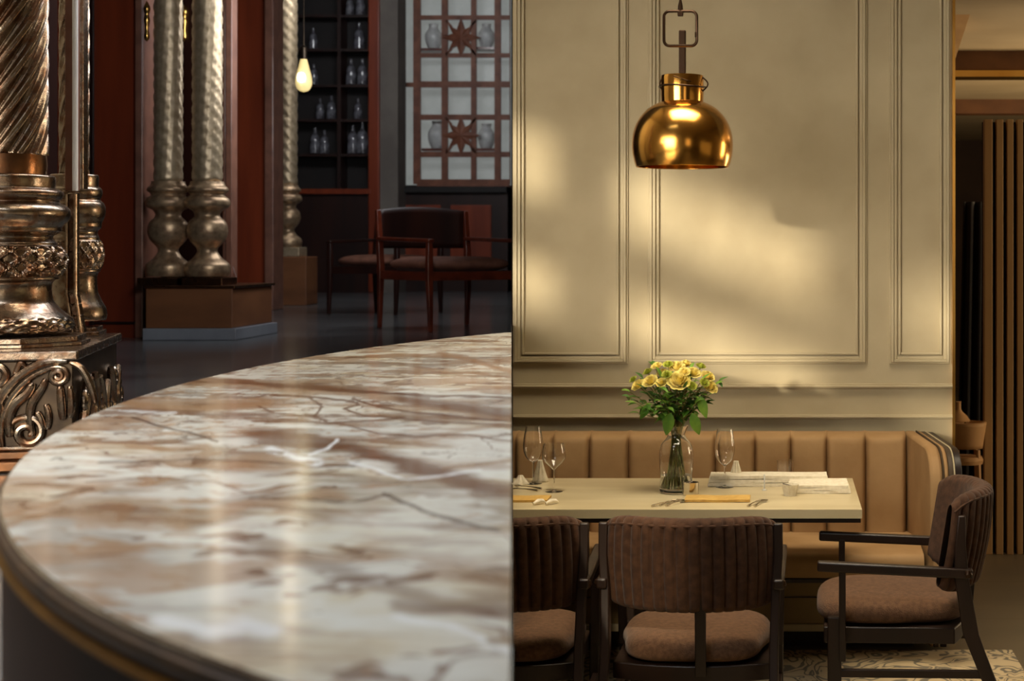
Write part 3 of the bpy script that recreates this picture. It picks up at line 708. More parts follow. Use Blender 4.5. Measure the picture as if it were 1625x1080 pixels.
# floor platform
g = MB(); g.prism([(-14, 27), (XD(27), 27), (XD(7.0), 7.0), (-14, 7.0)], SF-.1, SF)
g.prism([(xo, 7.0), (XD(7.0)-.003, 7.0), (XD(.9)-.003, .9), (xo, .9)], SF-.1, SF)
struct(g.build('floor_salon', 'salon_floor', smooth=False))
struct(MB().b2((-14, 6.98, 6.0), (XD(27)+3.8, 27, 6.1)).build('ceiling_salon', 'salon_ceiling', smooth=False))
struct(MB().b2((-14, 25.2, SF), (XD(25)+.2, 25.4, 6)).build('wall_salon_back', 'mahogany_dark', smooth=False))
struct(MB().b2((-14.1, 6.9, SF), (-14, 27, 6)).build('wall_salon_left', 'mahogany_dark', smooth=False))
struct(MB().b2((-14, 7.0, SF), (XW(104, 7.2), 7.12, 6)).build('wall_salon_front', 'mahogany_dark', smooth=False))
struct(MB().b2((xo, 6.97, 4.8), (XD(7), 7.0, 6)).build('trim_9', 'salon_ceiling', smooth=False))

# ---- oval marble table
EX0, EY0, ERX, ERY = .44179, 3.77067, 1.7523, 2.97883
TZ = EYE-.30
def ell_y_range(): return
def vnoise(seed):
    rs = np.random.RandomState(seed); tab = rs.rand(256, 256)
    def f(x, y):
        xi = np.floor(x).astype(int); yi = np.floor(y).astype(int); fx = x-xi; fy = y-yi; fx = fx*fx*(3-2*fx); fy = fy*fy*(3-2*fy)
        a = tab[xi & 255, yi & 255]; b_ = tab[(xi+1) & 255, yi & 255]; c = tab[xi & 255, (yi+1) & 255]; d_ = tab[(xi+1) & 255, (yi+1) & 255]
        return (a*(1-fx)+b_*fx)*(1-fy)+(c*(1-fx)+d_*fx)*fy
    return f
def fbm(x, y, seed, o=5):
    s_ = np.zeros_like(x); a = .5; fr = 1.0; t = 0
    for i in range(o): s_ += a*vnoise(seed+i)(x*fr+17.3*i, y*fr+5.1*i); t += a; a *= .5; fr *= 2.03
    return s_/t
NU, NV = 620, 560
yrow = np.linspace(526.3, 1112, NV)
Yv = .30*F/(yrow-HY)
tt_ = np.clip((Yv-EY0)/ERY, -1, 1); XLft = EX0-ERX*np.sqrt(1-tt_**2); XRgt = -A_DIV*Yv-.001
ok = XLft < XRgt-.002; Yv = Yv[ok]; XLft = XLft[ok]; XRgt = XRgt[ok]; NV = len(Yv)
U = np.linspace(0, 1, NU)
Xg = XLft[:, None]+(XRgt-XLft)[:, None]*U[None, :]; Yg = np.repeat(Yv[:, None], NU, 1)
pxg = VX+F*Xg/Yg; pyg = HY+F*.30/Yg
# stone colour: a drawing of the slab's own bands and veins, plus a painted glare, laid out on the slab
wx = (fbm(Xg*9, Yg*5, 3, 4)-.5); wy = (fbm(Xg*9+40, Yg*5+9, 23, 4)-.5)
Xw, Yw = Xg+wx*.10, Yg+wy*.16
base = fbm(Xw*5+1, Yw*6+Xw*2.5, 41, 6); fine = fbm(Xw*26, Yw*34+Xw*9, 61, 4); patch = fbm(Xw*2.6+9, Yw*3.0+Xw*1.2, 81, 4)
streak = fbm(Xg*6+Yw*.8, Yg*26+Xw*7, 101, 4)
def rgb(*c): return np.array(lin(c))
C_w, C_c, C_t, C_b, C_d, C_g = rgb(222, 221, 212), rgb(206, 192, 164), rgb(160, 126, 94), rgb(108, 72, 48), rgb(66, 42, 30), rgb(142, 132, 120)
def sm(x, a, b_): t = np.clip((x-a)/(b_-a), 0, 1); return (t*t*(3-2*t))
col = np.repeat(C_w[None, None, :], NV, 0).repeat(NU, 1)
def mixc(k, c): 
    global col
    col = col*(1-k[..., None])+c*k[..., None]
mixc(sm(base, .42, .62)*.8, C_c)
mixc(sm(patch, .50, .68)*.65, C_g)
fade = .25+.75*sm(Yg, 1.3, 2.9)
mixc(sm(streak, .50, .66)*.5*fade, C_t)
st2 = fbm(Xg*9+Yw*1.2, Yg*44+Xw*11, 121, 4); mixc(sm(st2, .56, .68)*.35*fade, C_b); mixc(sm(st2, .46, .34)*.8*fade, C_w)
bl = fbm(Xw*7+3, Yw*9+2, 221, 5); mixc(sm(bl, .55, .68)*.6, C_t); mixc(sm(bl, .44, .34)*.6, C_w); bl = fbm(Xw*16+3, Yw*22+2, 231, 3); mixc(sm(bl, .68, .76)*.7, C_b)
mixc(sm(fine, .56, .76)*sm(patch, .40, .6)*.75, C_t)
mixc(sm(base*.6+streak*.4, .55, .66)*.5, C_b)
# hairline veins from ridged noise
rid = np.abs(fbm(Xw*3.4+3, Yw*4.4+Xw*1.6, 141, 4)-.5); mixc((1-sm(rid, .0, .011))*.8*sm(fbm(Xg*3, Yg*3, 171, 3), .42, .58), C_b)
rid = np.abs(fbm(Xw*5.4+8, Yw*7.4-Xw*1.6, 151, 4)-.5); mixc((1-sm(rid, .0, .010))*.7*sm(fbm(Xg*3+7, Yg*3, 181, 3), .45, .6), C_d)
jx = (fbm(Xg*14, Yg*9, 201, 4)-.5)*34; jy = (fbm(Xg*14+8, Yg*9+8, 211, 4)-.5)
def vein(pts, wpx, c, k=1, jag=1, soft=1.0, brk=0):
    """band along a polyline; widths and wander follow the slab"""
    d = np.full(pxg.shape, 1e9); sc_y = 1.0
    X_, Y_ = pxg+jx*jag, pyg+jy*(6+(pyg-527)*.06)*jag
    for (x0, y0), (x1, y1) in zip(pts[:-1], pts[1:]):
        dx, dy = x1-x0, y1-y0; L2 = dx*dx+dy*dy
        t = np.clip(((X_-x0)*dx+(Y_-y0)*dy)/L2, 0, 1); d = np.minimum(d, np.hypot((X_-x0-t*dx)*.5, Y_-y0-t*dy))
    kk = (1-sm(d, wpx*(1-.8*soft)*1.1, wpx*1.3+.6))*k
    if brk: kk = kk*sm(fine, brk-.12, brk+.08)
    mixc(np.clip(kk, 0, 1), c)
vein([(215, 602), (330, 603), (420, 611), (520, 620), (620, 631), (700, 648), (812, 662)], 7, C_t, .8, .5)
vein([(640, 634), (720, 645), (812, 655)], 9, C_b, .75, .6)
vein([(250, 601), (400, 609), (560, 622), (700, 628), (812, 632)], 2.2, C_b, .8, .6)
vein([(330, 600), (500, 614), (640, 626)], 1.8, C_b, .7, .6)
vein([(700, 560), (740, 568), (812, 590)], 4, C_t, .85, .5)
vein([(585, 565), (650, 563), (730, 566)], 2.5, C_t, .8, .5)
vein([(420, 690), (500, 700), (600, 722), (680, 745), (740, 765), (812, 785)], 15, C_b, .72, 1)
vein([(480, 705), (560, 712), (640, 735), (720, 757)], 9, C_b, .6, 1)
vein([(200, 640), (300, 652), (420, 640)], 7, C_t, .8, .6)
vein([(160, 655), (260, 652), (340, 660), (430, 655)], 4, C_b, .7, .8)
vein([(60, 712), (150, 700), (260, 712), (330, 708)], 5, C_t, .7, .8)
vein([(430, 626), (480, 628), (560, 636), (570, 642), (548, 648), (580, 660), (700, 668), (812, 675)], 1.3, C_b, .9, .25)
vein([(490, 630), (512, 645), (500, 660), (520, 670), (590, 668), (640, 662)], 1.3, C_b, .85, .25)
vein([(560, 632), (600, 645), (660, 655), (760, 664), (812, 668)], 1.5, C_b, .9, .3)
vein([(400, 668), (470, 668), (540, 672), (600, 688), (660, 692), (740, 690), (812, 700)], 1.2, C_b, .9, .3)
vein([(410, 645), (440, 655), (500, 662), (580, 660)], 1.1, C_b, .8, .3)
vein([(400, 790), (470, 792), (560, 795), (610, 785), (650, 774)], 2, C_d, .8, .5, 1, .45)
vein([(610, 785), (650, 800), (700, 822), (790, 843)], 2.6, C_d, .75, .5)
vein([(210, 662), (240, 672), (300, 686), (345, 700)], 1.6, C_d, .85, .3)
vein([(130, 698), (240, 705), (330, 694)], 1.3, C_b, .8, .4)
vein([(160, 735), (300, 728), (430, 735), (560, 740)], 1.5, C_d, .6, .5)
vein([(140, 765), (240, 755), (330, 765), (400, 780)], 1.6, C_b, .6, .6)
# white quartz veins, and a pale glare blob painted into the stone
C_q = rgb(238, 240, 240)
vein([(430, 712), (470, 726), (500, 732)], 6, C_q, .9, .8, 1, .42)
vein([(490, 722), (520, 712), (534, 700), (536, 696)], 1.6, C_q, .9, .3)
vein([(555, 735), (590, 742), (640, 758), (690, 755), (760, 745)], 2.2, C_q, .8, .5, 1, .4)
vein([(150, 645), (200, 652), (280, 655)], 2, C_q, .6, .5, 1, .45)
vein([(270, 990), (330, 1000), (390, 988), (430, 1000)], 14, C_q, .85, .8)  # glare on the near marble, put into its colour
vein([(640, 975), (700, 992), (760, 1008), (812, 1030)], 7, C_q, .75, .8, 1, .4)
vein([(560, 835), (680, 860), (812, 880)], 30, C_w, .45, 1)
vein([(400, 860), (520, 900), (600, 925), (700, 950), (812, 965)], 16, C_b*.8+C_g*.2, .55, 1.2)
vein([(640, 960), (740, 965), (812, 975)], 10, C_b, .55, 1)
vein([(60, 800), (160, 790), (300, 800)], 8, C_t, .4, 1.2)
me = bpy.data.meshes.new('tabletop')
vt = np.stack([Xg.ravel(), Yg.ravel(), np.full(Xg.size, TZ)], 1)
nv = len(vt); idx = np.arange(nv).reshape(NV, NU)
q = np.stack([idx[:-1, :-1].ravel(), idx[:-1, 1:].ravel(), idx[1:, 1:].ravel(), idx[1:, :-1].ravel()], 1)[:, ::-1]
me.vertices.add(nv); me.vertices.foreach_set('co', vt.ravel()); nf = len(q)
me.loops.add(nf*4); me.loops.foreach_set('vertex_index', q.ravel().astype(np.int32)); me.polygons.add(nf); me.polygons.foreach_set('loop_start', np.arange(0, nf*4, 4, dtype=np.int32))
me.update(); me.validate()
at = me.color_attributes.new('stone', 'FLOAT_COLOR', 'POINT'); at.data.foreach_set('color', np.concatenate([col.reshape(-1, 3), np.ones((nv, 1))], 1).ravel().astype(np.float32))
mm = bpy.data.materials.new('brown_veined_marble'); mm.use_nodes = True; nt = mm.node_tree; b = nt.nodes['Principled BSDF']
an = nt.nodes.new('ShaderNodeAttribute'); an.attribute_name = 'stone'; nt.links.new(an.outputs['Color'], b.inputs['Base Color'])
b.inputs['Roughness'].default_value = .13; b.inputs['Specular IOR Level'].default_value = .5
tcn = nt.nodes.new('ShaderNodeTexCoord'); nb = nt.nodes.new('ShaderNodeTexNoise'); nb.inputs['Scale'].default_value = 60; nt.links.new(tcn.outputs['Object'], nb.inputs['Vector'])
bpn = nt.nodes.new('ShaderNodeBump'); bpn.inputs['Strength'].default_value = .04; bpn.inputs['Distance'].default_value = .001; nt.links.new(nb.outputs['Fac'], bpn.inputs['Height']); nt.links.new(bpn.outputs[0], b.inputs['Normal'])
me.materials.append(mm)
tt = thing('marble_table', (0, 0, 0), 'large round table with glossy brown-veined marble top and dark bronzed rim', 'table')
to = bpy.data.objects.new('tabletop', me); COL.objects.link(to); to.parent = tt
# rim rings following the oval, trimmed at the divider
def rim(off_top, off_bot, z0, z1, name, m, prof=None, thick=.05):
    g = MB(); N = 260; vs = []; rows = prof or [(off_top, z1), (off_bot, z0)]
    a0, a1 = math.pi*.58, math.pi*1.47; pts = []
    for i in range(N+1):
        a = a0+(a1-a0)*i/N; c, s_ = math.cos(a), math.sin(a); nx, ny = c/ERX, s_/ERY; L = math.hypot(nx, ny)
        pts.append((EX0+ERX*c, EY0+ERY*s_, nx/L, ny/L))
    rws = rows+[(rows[-1][0]-thick, rows[-1][1]), (rows[0][0]-thick, rows[0][1])]
    K = len(rws)
    for x, y, nx, ny in pts:
        for o_, z in rws: vs.append((x+nx*o_, y+ny*o_, z))
    fs = [(i*K+k, i*K+(k+1) % K, (i+1)*K+(k+1) % K, (i+1)*K+k) for i in range(N) for k in range(K)]
    g.add(vs, fs)
    # keep the salon side only
    mesh = bpy.data.meshes.new(name); mesh.from_pydata(g.v, [], g.f); bm = bmesh.new(); bm.from_mesh(mesh)
    bmesh.ops.bisect_plane(bm, geom=bm.verts[:]+bm.edges[:]+bm.faces[:], plane_co=Vector((-.003, 0, 0)), plane_no=Vector((1, A_DIV, 0)), clear_outer=True)
    bmesh.ops.recalc_face_normals(bm, faces=bm.faces)
    for f in bm.faces: f.smooth = True
    for e in bm.edges:
        if len(e.link_faces) == 2 and e.calc_face_angle(0) > math.radians(50): e.smooth = False
    bm.to_mesh(mesh); bm.free(); mesh.materials.append(M[m] if isinstance(m, str) else m)
    o = bpy.data.objects.new(name, mesh); COL.objects.link(o); o.parent = tt; return o
edge_m = mat('marble_edge', (112, 96, 78), (78, 62, 48), .2, scale=12)
rim(0, 0, 0, 0, 'marble_edge', edge_m, [(0, TZ-.0012), (.003, TZ-.002), (.003, TZ-.006)], .02)
rim(0, 0, 0, 0, 'rim_band', 'band_dark', [(.0, TZ-.006), (.008, TZ-.009), (.010, TZ-.016), (.006, TZ-.024)], .03)
rim(0, 0, 0, 0, 'gold_moulding', 'band_gold', [(.004, TZ-.024), (.010, TZ-.028), (.011, TZ-.034), (.004, TZ-.039)], .03)
rim(0, 0, 0, 0, 'drum', 'drum_wood', [(.002, TZ-.039), (.0, TZ-.07), (.0, SF)], .03)

g = MB(); y0_, y1_ = float(Yv.min()), float(Yv.max())
g.prism([(XD(y0_)-.012, y0_), (XD(y0_)-.001, y0_), (XD(y1_)-.001, y1_-.01), (XD(y1_)-.012, y1_-.01)], TZ-.038, TZ-.001)
g.build('marble_edge', edge_m, tt, smooth=False)

# ---- columns
def spl(prof, n=4): return dens(prof, n)
def column(label, cx, cy, d, prof, shaft_r, y_shaft, plinth_top_z, m_body, m_shaft, twist, starts, pxc, bulb, detail=1, band=None, amp=.05):
    """baluster-based column; prof rows are (radius, y) measured at distance d"""
    k = d/F; t = thing('twisted_column', (cx, cy, plinth_top_z), label, 'column')
    zb = plinth_top_z
    pr = [(r*k, ZW(y, d)-zb) for r, y in prof]
    by0, by1 = ZW(bulb[1], d)-zb, ZW(bulb[0], d)-zb
    pr = spl(pr, 4 if detail else 3)
    n = 420 if detail else 64
    if detail:
        out = []
        for i in range(len(pr)-1):
            dz = abs(pr[i+1][1]-pr[i][1]); q = max(1, int(dz/.0035)); out += [(pr[i][0]+(pr[i+1][0]-pr[i][0])*j/q, pr[i][1]+(pr[i+1][1]-pr[i][1])*j/q) for j in range(q)]
        pr = out+[pr[-1]]
    def fn(a, z, r):
        if not detail: return 0
        if by0 < z < by1:      # pierced lattice of crossing straps
            w_ = (z-by0)/(by1-by0); s1 = abs(math.sin(8*a+w_*5.5)); s2 = abs(math.sin(8*a-w_*5.5)); m_ = max(1-s1*2.6, 1-s2*2.6, 0)
            return (-.022*r/.2+.027*r/.2*m_**.4)*math.sin(PI*w_)**.25
        if z < .055 and r > .17*1: return .0035*math.sin(a*26)*math.sin(z*260)+.002*math.sin(a*11+z*300)
        return 0
    MB().lathe(pr, (0, 0, 0), n, fn, caps=True).build('base', m_body, t, angle=70)
    zs_ = pr[-1][1]; H_ = 4.4-zb if d < 8 else 6.0-zb
    sr = shaft_r*k
    if band:
        zb_ = ZW(band[0], d)-zb
        MB().lathe([(sr*1.0, zs_), (sr*1.02, (zs_+zb_)/2), (sr, zb_)], (0, 0, 0), 64).build('plain_collar', 'pewter_brown', t); zs_ = zb_
        # rope ring
        g = MB(); R0 = (sr+pr[-1][0])/2
        for q in range(2):
            pts = []
            for j in range(360):
                a = 2*PI*j/360; ph = a*17*(1 if q else -1)
                pts.append(((sr*1.08+.006*math.cos(ph))*math.cos(a), (sr*1.08+.006*math.cos(ph))*math.sin(a), ZW(288, d)-zb+.013*math.sin(ph)))
            g.tube(pts, .0042, 6, True)
        g.build('rope_ring', m_body, t)
    nz = int((min(H_, 1.5 if d < 8 else 3.2))/( .006 if d < 8 else .03)); top = min(H_, 1.5 if d < 8 else 3.2)
    rows = [(sr, zs_+(top)*i/nz) for i in range(nz+1)]
    def tw(a, z, r):
        ph = starts*(a-twist*z); s_ = math.sin(ph); f2 = abs(math.sin(ph*2.0+.4))
        return sr*amp*(math.copysign(abs(s_)**.6, s_)*1.0-.35)-sr*amp*.5*(1-f2)*(1 if detail else 0)
    MB().lathe(rows, (0, 0, 0), 400 if d < 8 else 72, tw).build('twisted_shaft', m_shaft, t, angle=120)
    return t
profA = [(108, 526), (112, 522), (113, 514), (109, 505), (101, 498), (95, 493), (88, 486), (81, 477), (78, 462), (79, 450), (84, 444), (89, 443), (89, 440), (93, 438), (101, 426), (102.5, 414), (100, 400), (93, 391), (87, 389), (86, 385), (82, 381), (80, 377), (82, 373), (90, 369), (94, 366), (94, 361), (98, 356), (104, 350), (108, 341), (107, 333), (101, 326), (92, 322), (90, 319), (94, 315), (97, 309), (95, 303), (88, 299), (84, 298), (84, 280), (74, 277)]
LCX = 2
profA = [(r*.94, y) for r, y in profA]
# pedestal for the two foreground columns
pc = Vector((XW(122, 4.9), 4.9, 0)); pr_ = math.radians(15.5)
ped = thing('carved_pedestal', (pc.x, pc.y, SF), 'carved bronze-coloured pedestal with acanthus scrolls carrying two twisted columns', 'pedestal', rz=pr_)
zp = ZW(556, 4.9)-SF
MB().b2((-.62, .012, .06), (-.012, 1.02, zp-.03)).build('block', 'lamp_metal', ped, smooth=False, bevel=.004)
MB().b2((-.64, -.004, zp-.03), (.004, 1.04, zp)).build('top_slab', 'pewter', ped, smooth=False, bevel=.006)
MB().b2((-.65, -.02, .035), (.02, 1.05, .06)).build('base_step', 'pewter_brown', ped, smooth=False, bevel=.006)
MB().b2((-.67, -.05, .0), (.05, 1.08, .035)).build('base_step', 'pewter_brown', ped, smooth=False, bevel=.008)
MB().b2((-.63, .0, .06), (.0, 1.03, .075)).build('base_step', 'pewter', ped, smooth=False, bevel=.006)
fw, fh = 125*4.9/F, None
def fx(px_): return (px_-122)*4.9/F/math.cos(pr_)*1.0
def fz(py_): return ZW(py_, 4.9)-SF
def spiral(cx, cz, r0, r1, a0, turns, n=40):
    return [(cx+(r0+(r1-r0)*i/n)*math.cos(a0+turns*2*PI*i/n), cz+(r0+(r1-r0)*i/n)*math.sin(a0+turns*2*PI*i/n)) for i in range(n+1)]
def relief(name, curve, r, side=False, y=.004, rads=None):
    n = len(curve); rd = rads or [r*1.45*(.45+.55*math.sin(PI*min(1, (i+.5)/n))**.5) for i in range(n)]
    pts = [((y*-1+.012, a, z) if side else (a, y, z)) for a, z in curve]
    return MB().tube(pts, rd, 10).build(name, 'pewter', ped)
def cr(pts, n=8): return dens([(p[0], p[1]) for p in pts], n)
S = lambda pts: cr([(fx(a), fz(b_)) for a, b_ in pts])
for cv, r in (([(8, 705), (4, 670), (14, 630), (40, 595), (75, 574), (108, 573)], .010), ([(18, 705), (16, 670), (28, 632), (52, 602), (80, 585), (100, 582)], .006), ([(112, 574), (128, 585), (140, 610), (148, 640)], .008),
              ([(60, 690), (56, 665), (58, 640), (72, 615), (78, 600)], .009), ([(98, 612), (100, 640), (102, 665)], .009), ([(112, 612), (114, 640), (112, 662)], .008), ([(78, 640), (82, 660), (80, 680)], .007),
              ([(-5, 575), (12, 578), (22, 590), (18, 604), (8, 612)], .008), ([(34, 592), (42, 575), (50, 580)], .006), ([(28, 690), (26, 664), (34, 640), (52, 622), (60, 606)], .011), ([(70, 700), (72, 672), (66, 652)], .008)):
    relief('scroll', S(cv), r)
relief('volute', spiral(fx(95), fz(596), .030, .004, 2.2, -1.9), .007)
relief('volute', spiral(fx(52), fz(684), .052, .006, 2.6, -1.6), .009)
relief('volute', spiral(fx(-2), fz(640), .06, .01, .4, 1.5), .009)
relief('volute', spiral(fx(-70), fz(620), .09, .01, .4, 1.5), .010)
for cv, r in (([(.06, .06), (.08, .14), (.14, .20), (.16, .26)], .012), ([(.22, .26), (.27, .18), (.25, .10), (.30, .05)], .012), ([(.33, .27), (.36, .18), (.34, .08)], .010), ([(.45, .07), (.48, .16), (.43, .25)], .012), ([(.56, .05), (.55, .14), (.62, .22)], .012), ([(.70, .26), (.74, .15), (.71, .07)], .011), ([(.85, .06), (.83, .16), (.9, .25)], .011)):
    relief('scroll', cr(cv), r, True)
for a, z, r in ((.12, .19, .04), (.40, .2, .04), (.66, .12, .045), (.80, .22, .035), (.94, .15, .045)):
    relief('volute', spiral(a, z, r, .006, 1.0, 1.6), .008, True)
dA, dB = 5.2, 5.76
zA = SF+zp
def step(g, cx, cy, r, z0, z1, n=8, rot=PI/8): g.prism([(cx+r*math.cos(rot+2*PI*i/n+pr_), cy+r*math.sin(rot+2*PI*i/n+pr_)) for i in range(n)], z0, z1)
xA, xB = XW(LCX, dA), XW(118, dB)
colA = column('thick twisted bronze column with lattice bulb at the left edge', xA, dA, dA, profA, 66, 246, zA+.03, 'pewter', 'pewter', 5.2, 13, LCX, (392, 436), 1, (246,), .10)
g = MB(); step(g, 0, 0, .275, -.03, -.018, 8); step(g, 0, 0, .262, -.018, 0.0, 8); g.build('plinth', 'pewter', colA, smooth=False, bevel=.003)
profB = [(LCXr*.455, 508-(526-yy)*.93) for LCXr, yy in profA]
colB = column('slimmer bronze column standing behind the thick one on the carved pedestal', xB, dB, dB, profB, 22, 250, zA+.03, 'pewter', 'pewter', 8, 8, 118, (383, 425), 1, None, .08)
g = MB(); step(g, 0, 0, .135, -.03, -.014, 4, PI/4); step(g, 0, 0, .12, -.014, 0.0, 4, PI/4); g.build('plinth', 'pewter', colB, smooth=False, bevel=.003)
# polished post between them
dP = 5.5
po = thing('metal_post', (XW(117, dP), dP, zA), 'tall polished metal post with painted white shine between the two bronze columns', 'post')
ox = po.location.x
MB().b2((XW(103, dP)-ox, 0, ZW(302, dP)-zA), (XW(117, dP)-ox, .05, 4.3-zA)).build('post_flange', 'frame_pink', po, smooth=False, bevel=.002)
MB().tube([(XW(121.5, dP)-ox, -.01, ZW(303, dP)-zA), (XW(121.5, dP)-ox, -.01, 4.3-zA)], .0095, 16).build('shine_strip', 'edge_shine', po)  # highlight down the post, drawn as a white tube
MB().b2((XW(126, dP)-ox, .0, ZW(300, dP)-zA), (XW(132, dP)-ox, .04, 4.3-zA)).build('post_flange', 'pewter', po, smooth=False, bevel=.002)
g = MB(); pth = [(117, 306), (117, 400), (117, 465), (121, 482), (124, 500), (129, 528)]
for (a, b_), (c, d_) in zip(pth[:-1], pth[1:]): g.bar((XW(a, dP)-ox, 0, ZW(b_, dP)-zA), (XW(c, dP)-ox, 0, max(ZW(d_, dP)-zA, .0)), .028, .03, up=(0, 1, 0))
g.build('strap', 'pewter', po, bevel=.003)
MB().tube([(XW(110, dP)-ox, -.018, ZW(308, dP)-zA), (XW(110, dP)-ox, -.018, ZW(466, dP)-zA), (XW(121, dP)-ox, -.018, .0)], .006, 8).build('strap_bead', 'pewter', po)
MB().tube([(XW(123, dP)-ox, -.018, ZW(308, dP)-zA), (XW(123, dP)-ox, -.018, ZW(466, dP)-zA), (XW(133, dP)-ox, -.018, .0)], .006, 8).build('strap_bead', 'pewter', po)

# mahogany panel wall at mid distance
D = 11.9
g = MB(); g.b2((XW(60, D), D, SF), (XW(228, D), D+.25, 6.0)); struct(g.build('wall_panelled', 'mahogany', smooth=False))
g = MB(); g.b2((XW(143, D), D-.02, SF+.02), (XW(150, D), D, 6)); g.b2((XW(148, D), D-.012, SF+.1), (XW(215, D), D, SF+.12)); struct(g.build('trim_10', 'mahogany_dark', smooth=False, bevel=.004))
g = MB(); g.b2((XW(218, D), D-.05, SF), (XW(231, D), D+.3, 6)); struct(g.build('trim_11', 'frame_pink', smooth=False, bevel=.01))
# plinth with paired columns
D = 11.6
zpl = ZW(453, D)
pp_ = thing('column_plinth', (XW(300, D), D, SF), 'brown boxed plinth on grey marble foot under the paired twisted columns', 'plinth', rz=0)
x0, x1 = XW(231, D)-pp_.location.x, XW(369, D)-pp_.location.x
MB().b2((x0, 0, .085), (x1, .9, zpl-SF-.02)).build('box', 'walnut_plinth', pp_, smooth=False, bevel=.008)
MB().b2((x0-.015, -.02, .0), (x1+.03, .94, .085)).build('marble_foot', 'grey_marble', pp_, smooth=False, bevel=.006)
MB().b2((x0-.01, -.012, zpl-SF-.02), (x1+.02, .92, zpl-SF)).build('top_slab', 'pewter_brown', pp_, smooth=False, bevel=.006)
profC = [(33, 438), (35, 430), (34, 420), (28, 414), (22, 409), (16, 400), (16, 394), (20, 389), (27, 381), (31, 371), (31, 362), (28, 352), (20, 344), (20, 338), (24, 333), (33, 328), (35, 321), (32, 314), (26, 310), (28, 306), (32, 303), (31, 298), (27, 294), (25, 288)]
dC = 11.85
c1 = column('left one of the paired slender cream-gilt twisted columns', XW(267, dC), dC, dC, profC, 22, 288, ZW(440, dC), 'pewter_soft', 'gilt', -11, 6, 267, (0, 0), 0, None, .05)
c2_ = column('right one of the paired slender cream-gilt twisted columns', XW(329, dC), dC, dC, profC, 23, 288, ZW(440, dC), 'pewter_soft', 'gilt', -11, 6, 329, (0, 0), 0, None, .05)
for c in (c1, c2_): MB().b2((-.165, -.165, -(c.location.z-zpl)), (.165, .165, 0)).build('foot', 'pewter_brown', c, smooth=False, bevel=.004)
# dark backing and gilt fittings
D = 12.9
struct(MB().b2((XW(228, D), D, SF), (XW(360, D), D+.1, 6)).build('wall_niche', 'mahogany_dark', smooth=False))
for a, lab in ((233, 'small gilt fitting left of the paired columns'), (292, 'small gilt fitting between the paired columns')):
    dd = 12.885 if a > 250 else 11.825
    g = MB().lathe(dens([(.001, 0), (.02, .03), (.014, .1), (.022, .16), (.016, .2), (.026, .24), (.012, .28), (.001, .3)], 3), (XW(a, dd), dd, ZW(66, dd)), 16)
    tag(g.build('gilt_fitting', 'gold_trim'), lab, 'ornament')
D = 12.4
g = MB(); g.b2((XW(353, D), D, SF+.3), (XW(358, D), D+.1, 6)); g.b2((XW(360, D), D-.03, SF), (XW(370, D), D+.1, 6))
g.add([P(355, 395, D), P(362, 395, D), P(376, 440, D), P(372, 448, D), P(355, 395, D+.1), P(362, 395, D+.1), P(376, 440, D+.1), P(372, 448, D+.1)], [(0, 1, 2, 3), (4, 7, 6, 5), (0, 4, 5, 1), (1, 5, 6, 2), (2, 6, 7, 3), (3, 7, 4, 0)])
struct(g.build('trim_12', 'frame_pink', smooth=False, bevel=.006))
D = 17
g = MB(); g.b2((XW(360, D), D, SF), (XW(424, D), D+.3, 6)); struct(g.build('wall_mahogany', 'mahogany', smooth=False))
g = MB(); g.b2((XW(422, D), D-.05, SF), (XW(436, D), D+.3, 6)); struct(g.build('trim_13', 'frame_pink', smooth=False, bevel=.01))
D = 18.5
zq = ZW(396, D)
MBq = MB().b2((XW(434, D), D-.15, SF), (XW(492, D), D+.3, zq-.08)).build('column_pedestal', 'walnut_plinth', smooth=False, bevel=.01); tag(MBq, 'dim brown pedestal under the distant slender column', 'pedestal')
profD = [(r*.62, 392-(438-y)*.66) for r, y in profC]
column('distant slender gilt column left of the hanging bulb', XW(457, D), D, D, profD, 14.5, 293, ZW(392, D), 'pewter_soft', 'gilt', -10, 5, 457, (0, 0), 0, None, .06)
MB().b2((-.17, -.14, zq-.08-ZW(392, D)), (.17, .17, 0)).build('foot', 'gilt', [o for o in COL.objects if o.name.startswith('twisted_column')][-1] if False else bpy.data.objects['twisted_column.004'], smooth=False, bevel=.01)

# hanging bulb
D = 16
hb_ = thing('hanging_bulb', (XW(482, D), D, ZW(146, D)), 'glowing pear-shaped glass bulb hanging on a cord in the dark salon', 'lamp')
kb = D/F
MB().lathe(dens([(.5*kb, 0), (8*kb, 3*kb), (12.5*kb, 12*kb), (12*kb, 24*kb), (8*kb, 40*kb), (5*kb, 52*kb)], 4), (0, 0, 0), 28).build('bulb_glass', 'bulb', hb_)
MB().lathe([(.001, 0), (5.5*kb, 2*kb), (6.5*kb, 8*kb), (5*kb, 14*kb), (.001, 16*kb)], (0, -13*kb, 14*kb), 16).build('filament', 'filament', hb_)
MB().lathe([(5*kb, 50*kb), (5.5*kb, 70*kb), (1.5*kb, 74*kb), (1*kb, 74*kb+.2), (1*kb, 6-ZW(146, D))], (0, 0, 0), 14).build('socket_and_cord', 'lamp_metal', hb_)

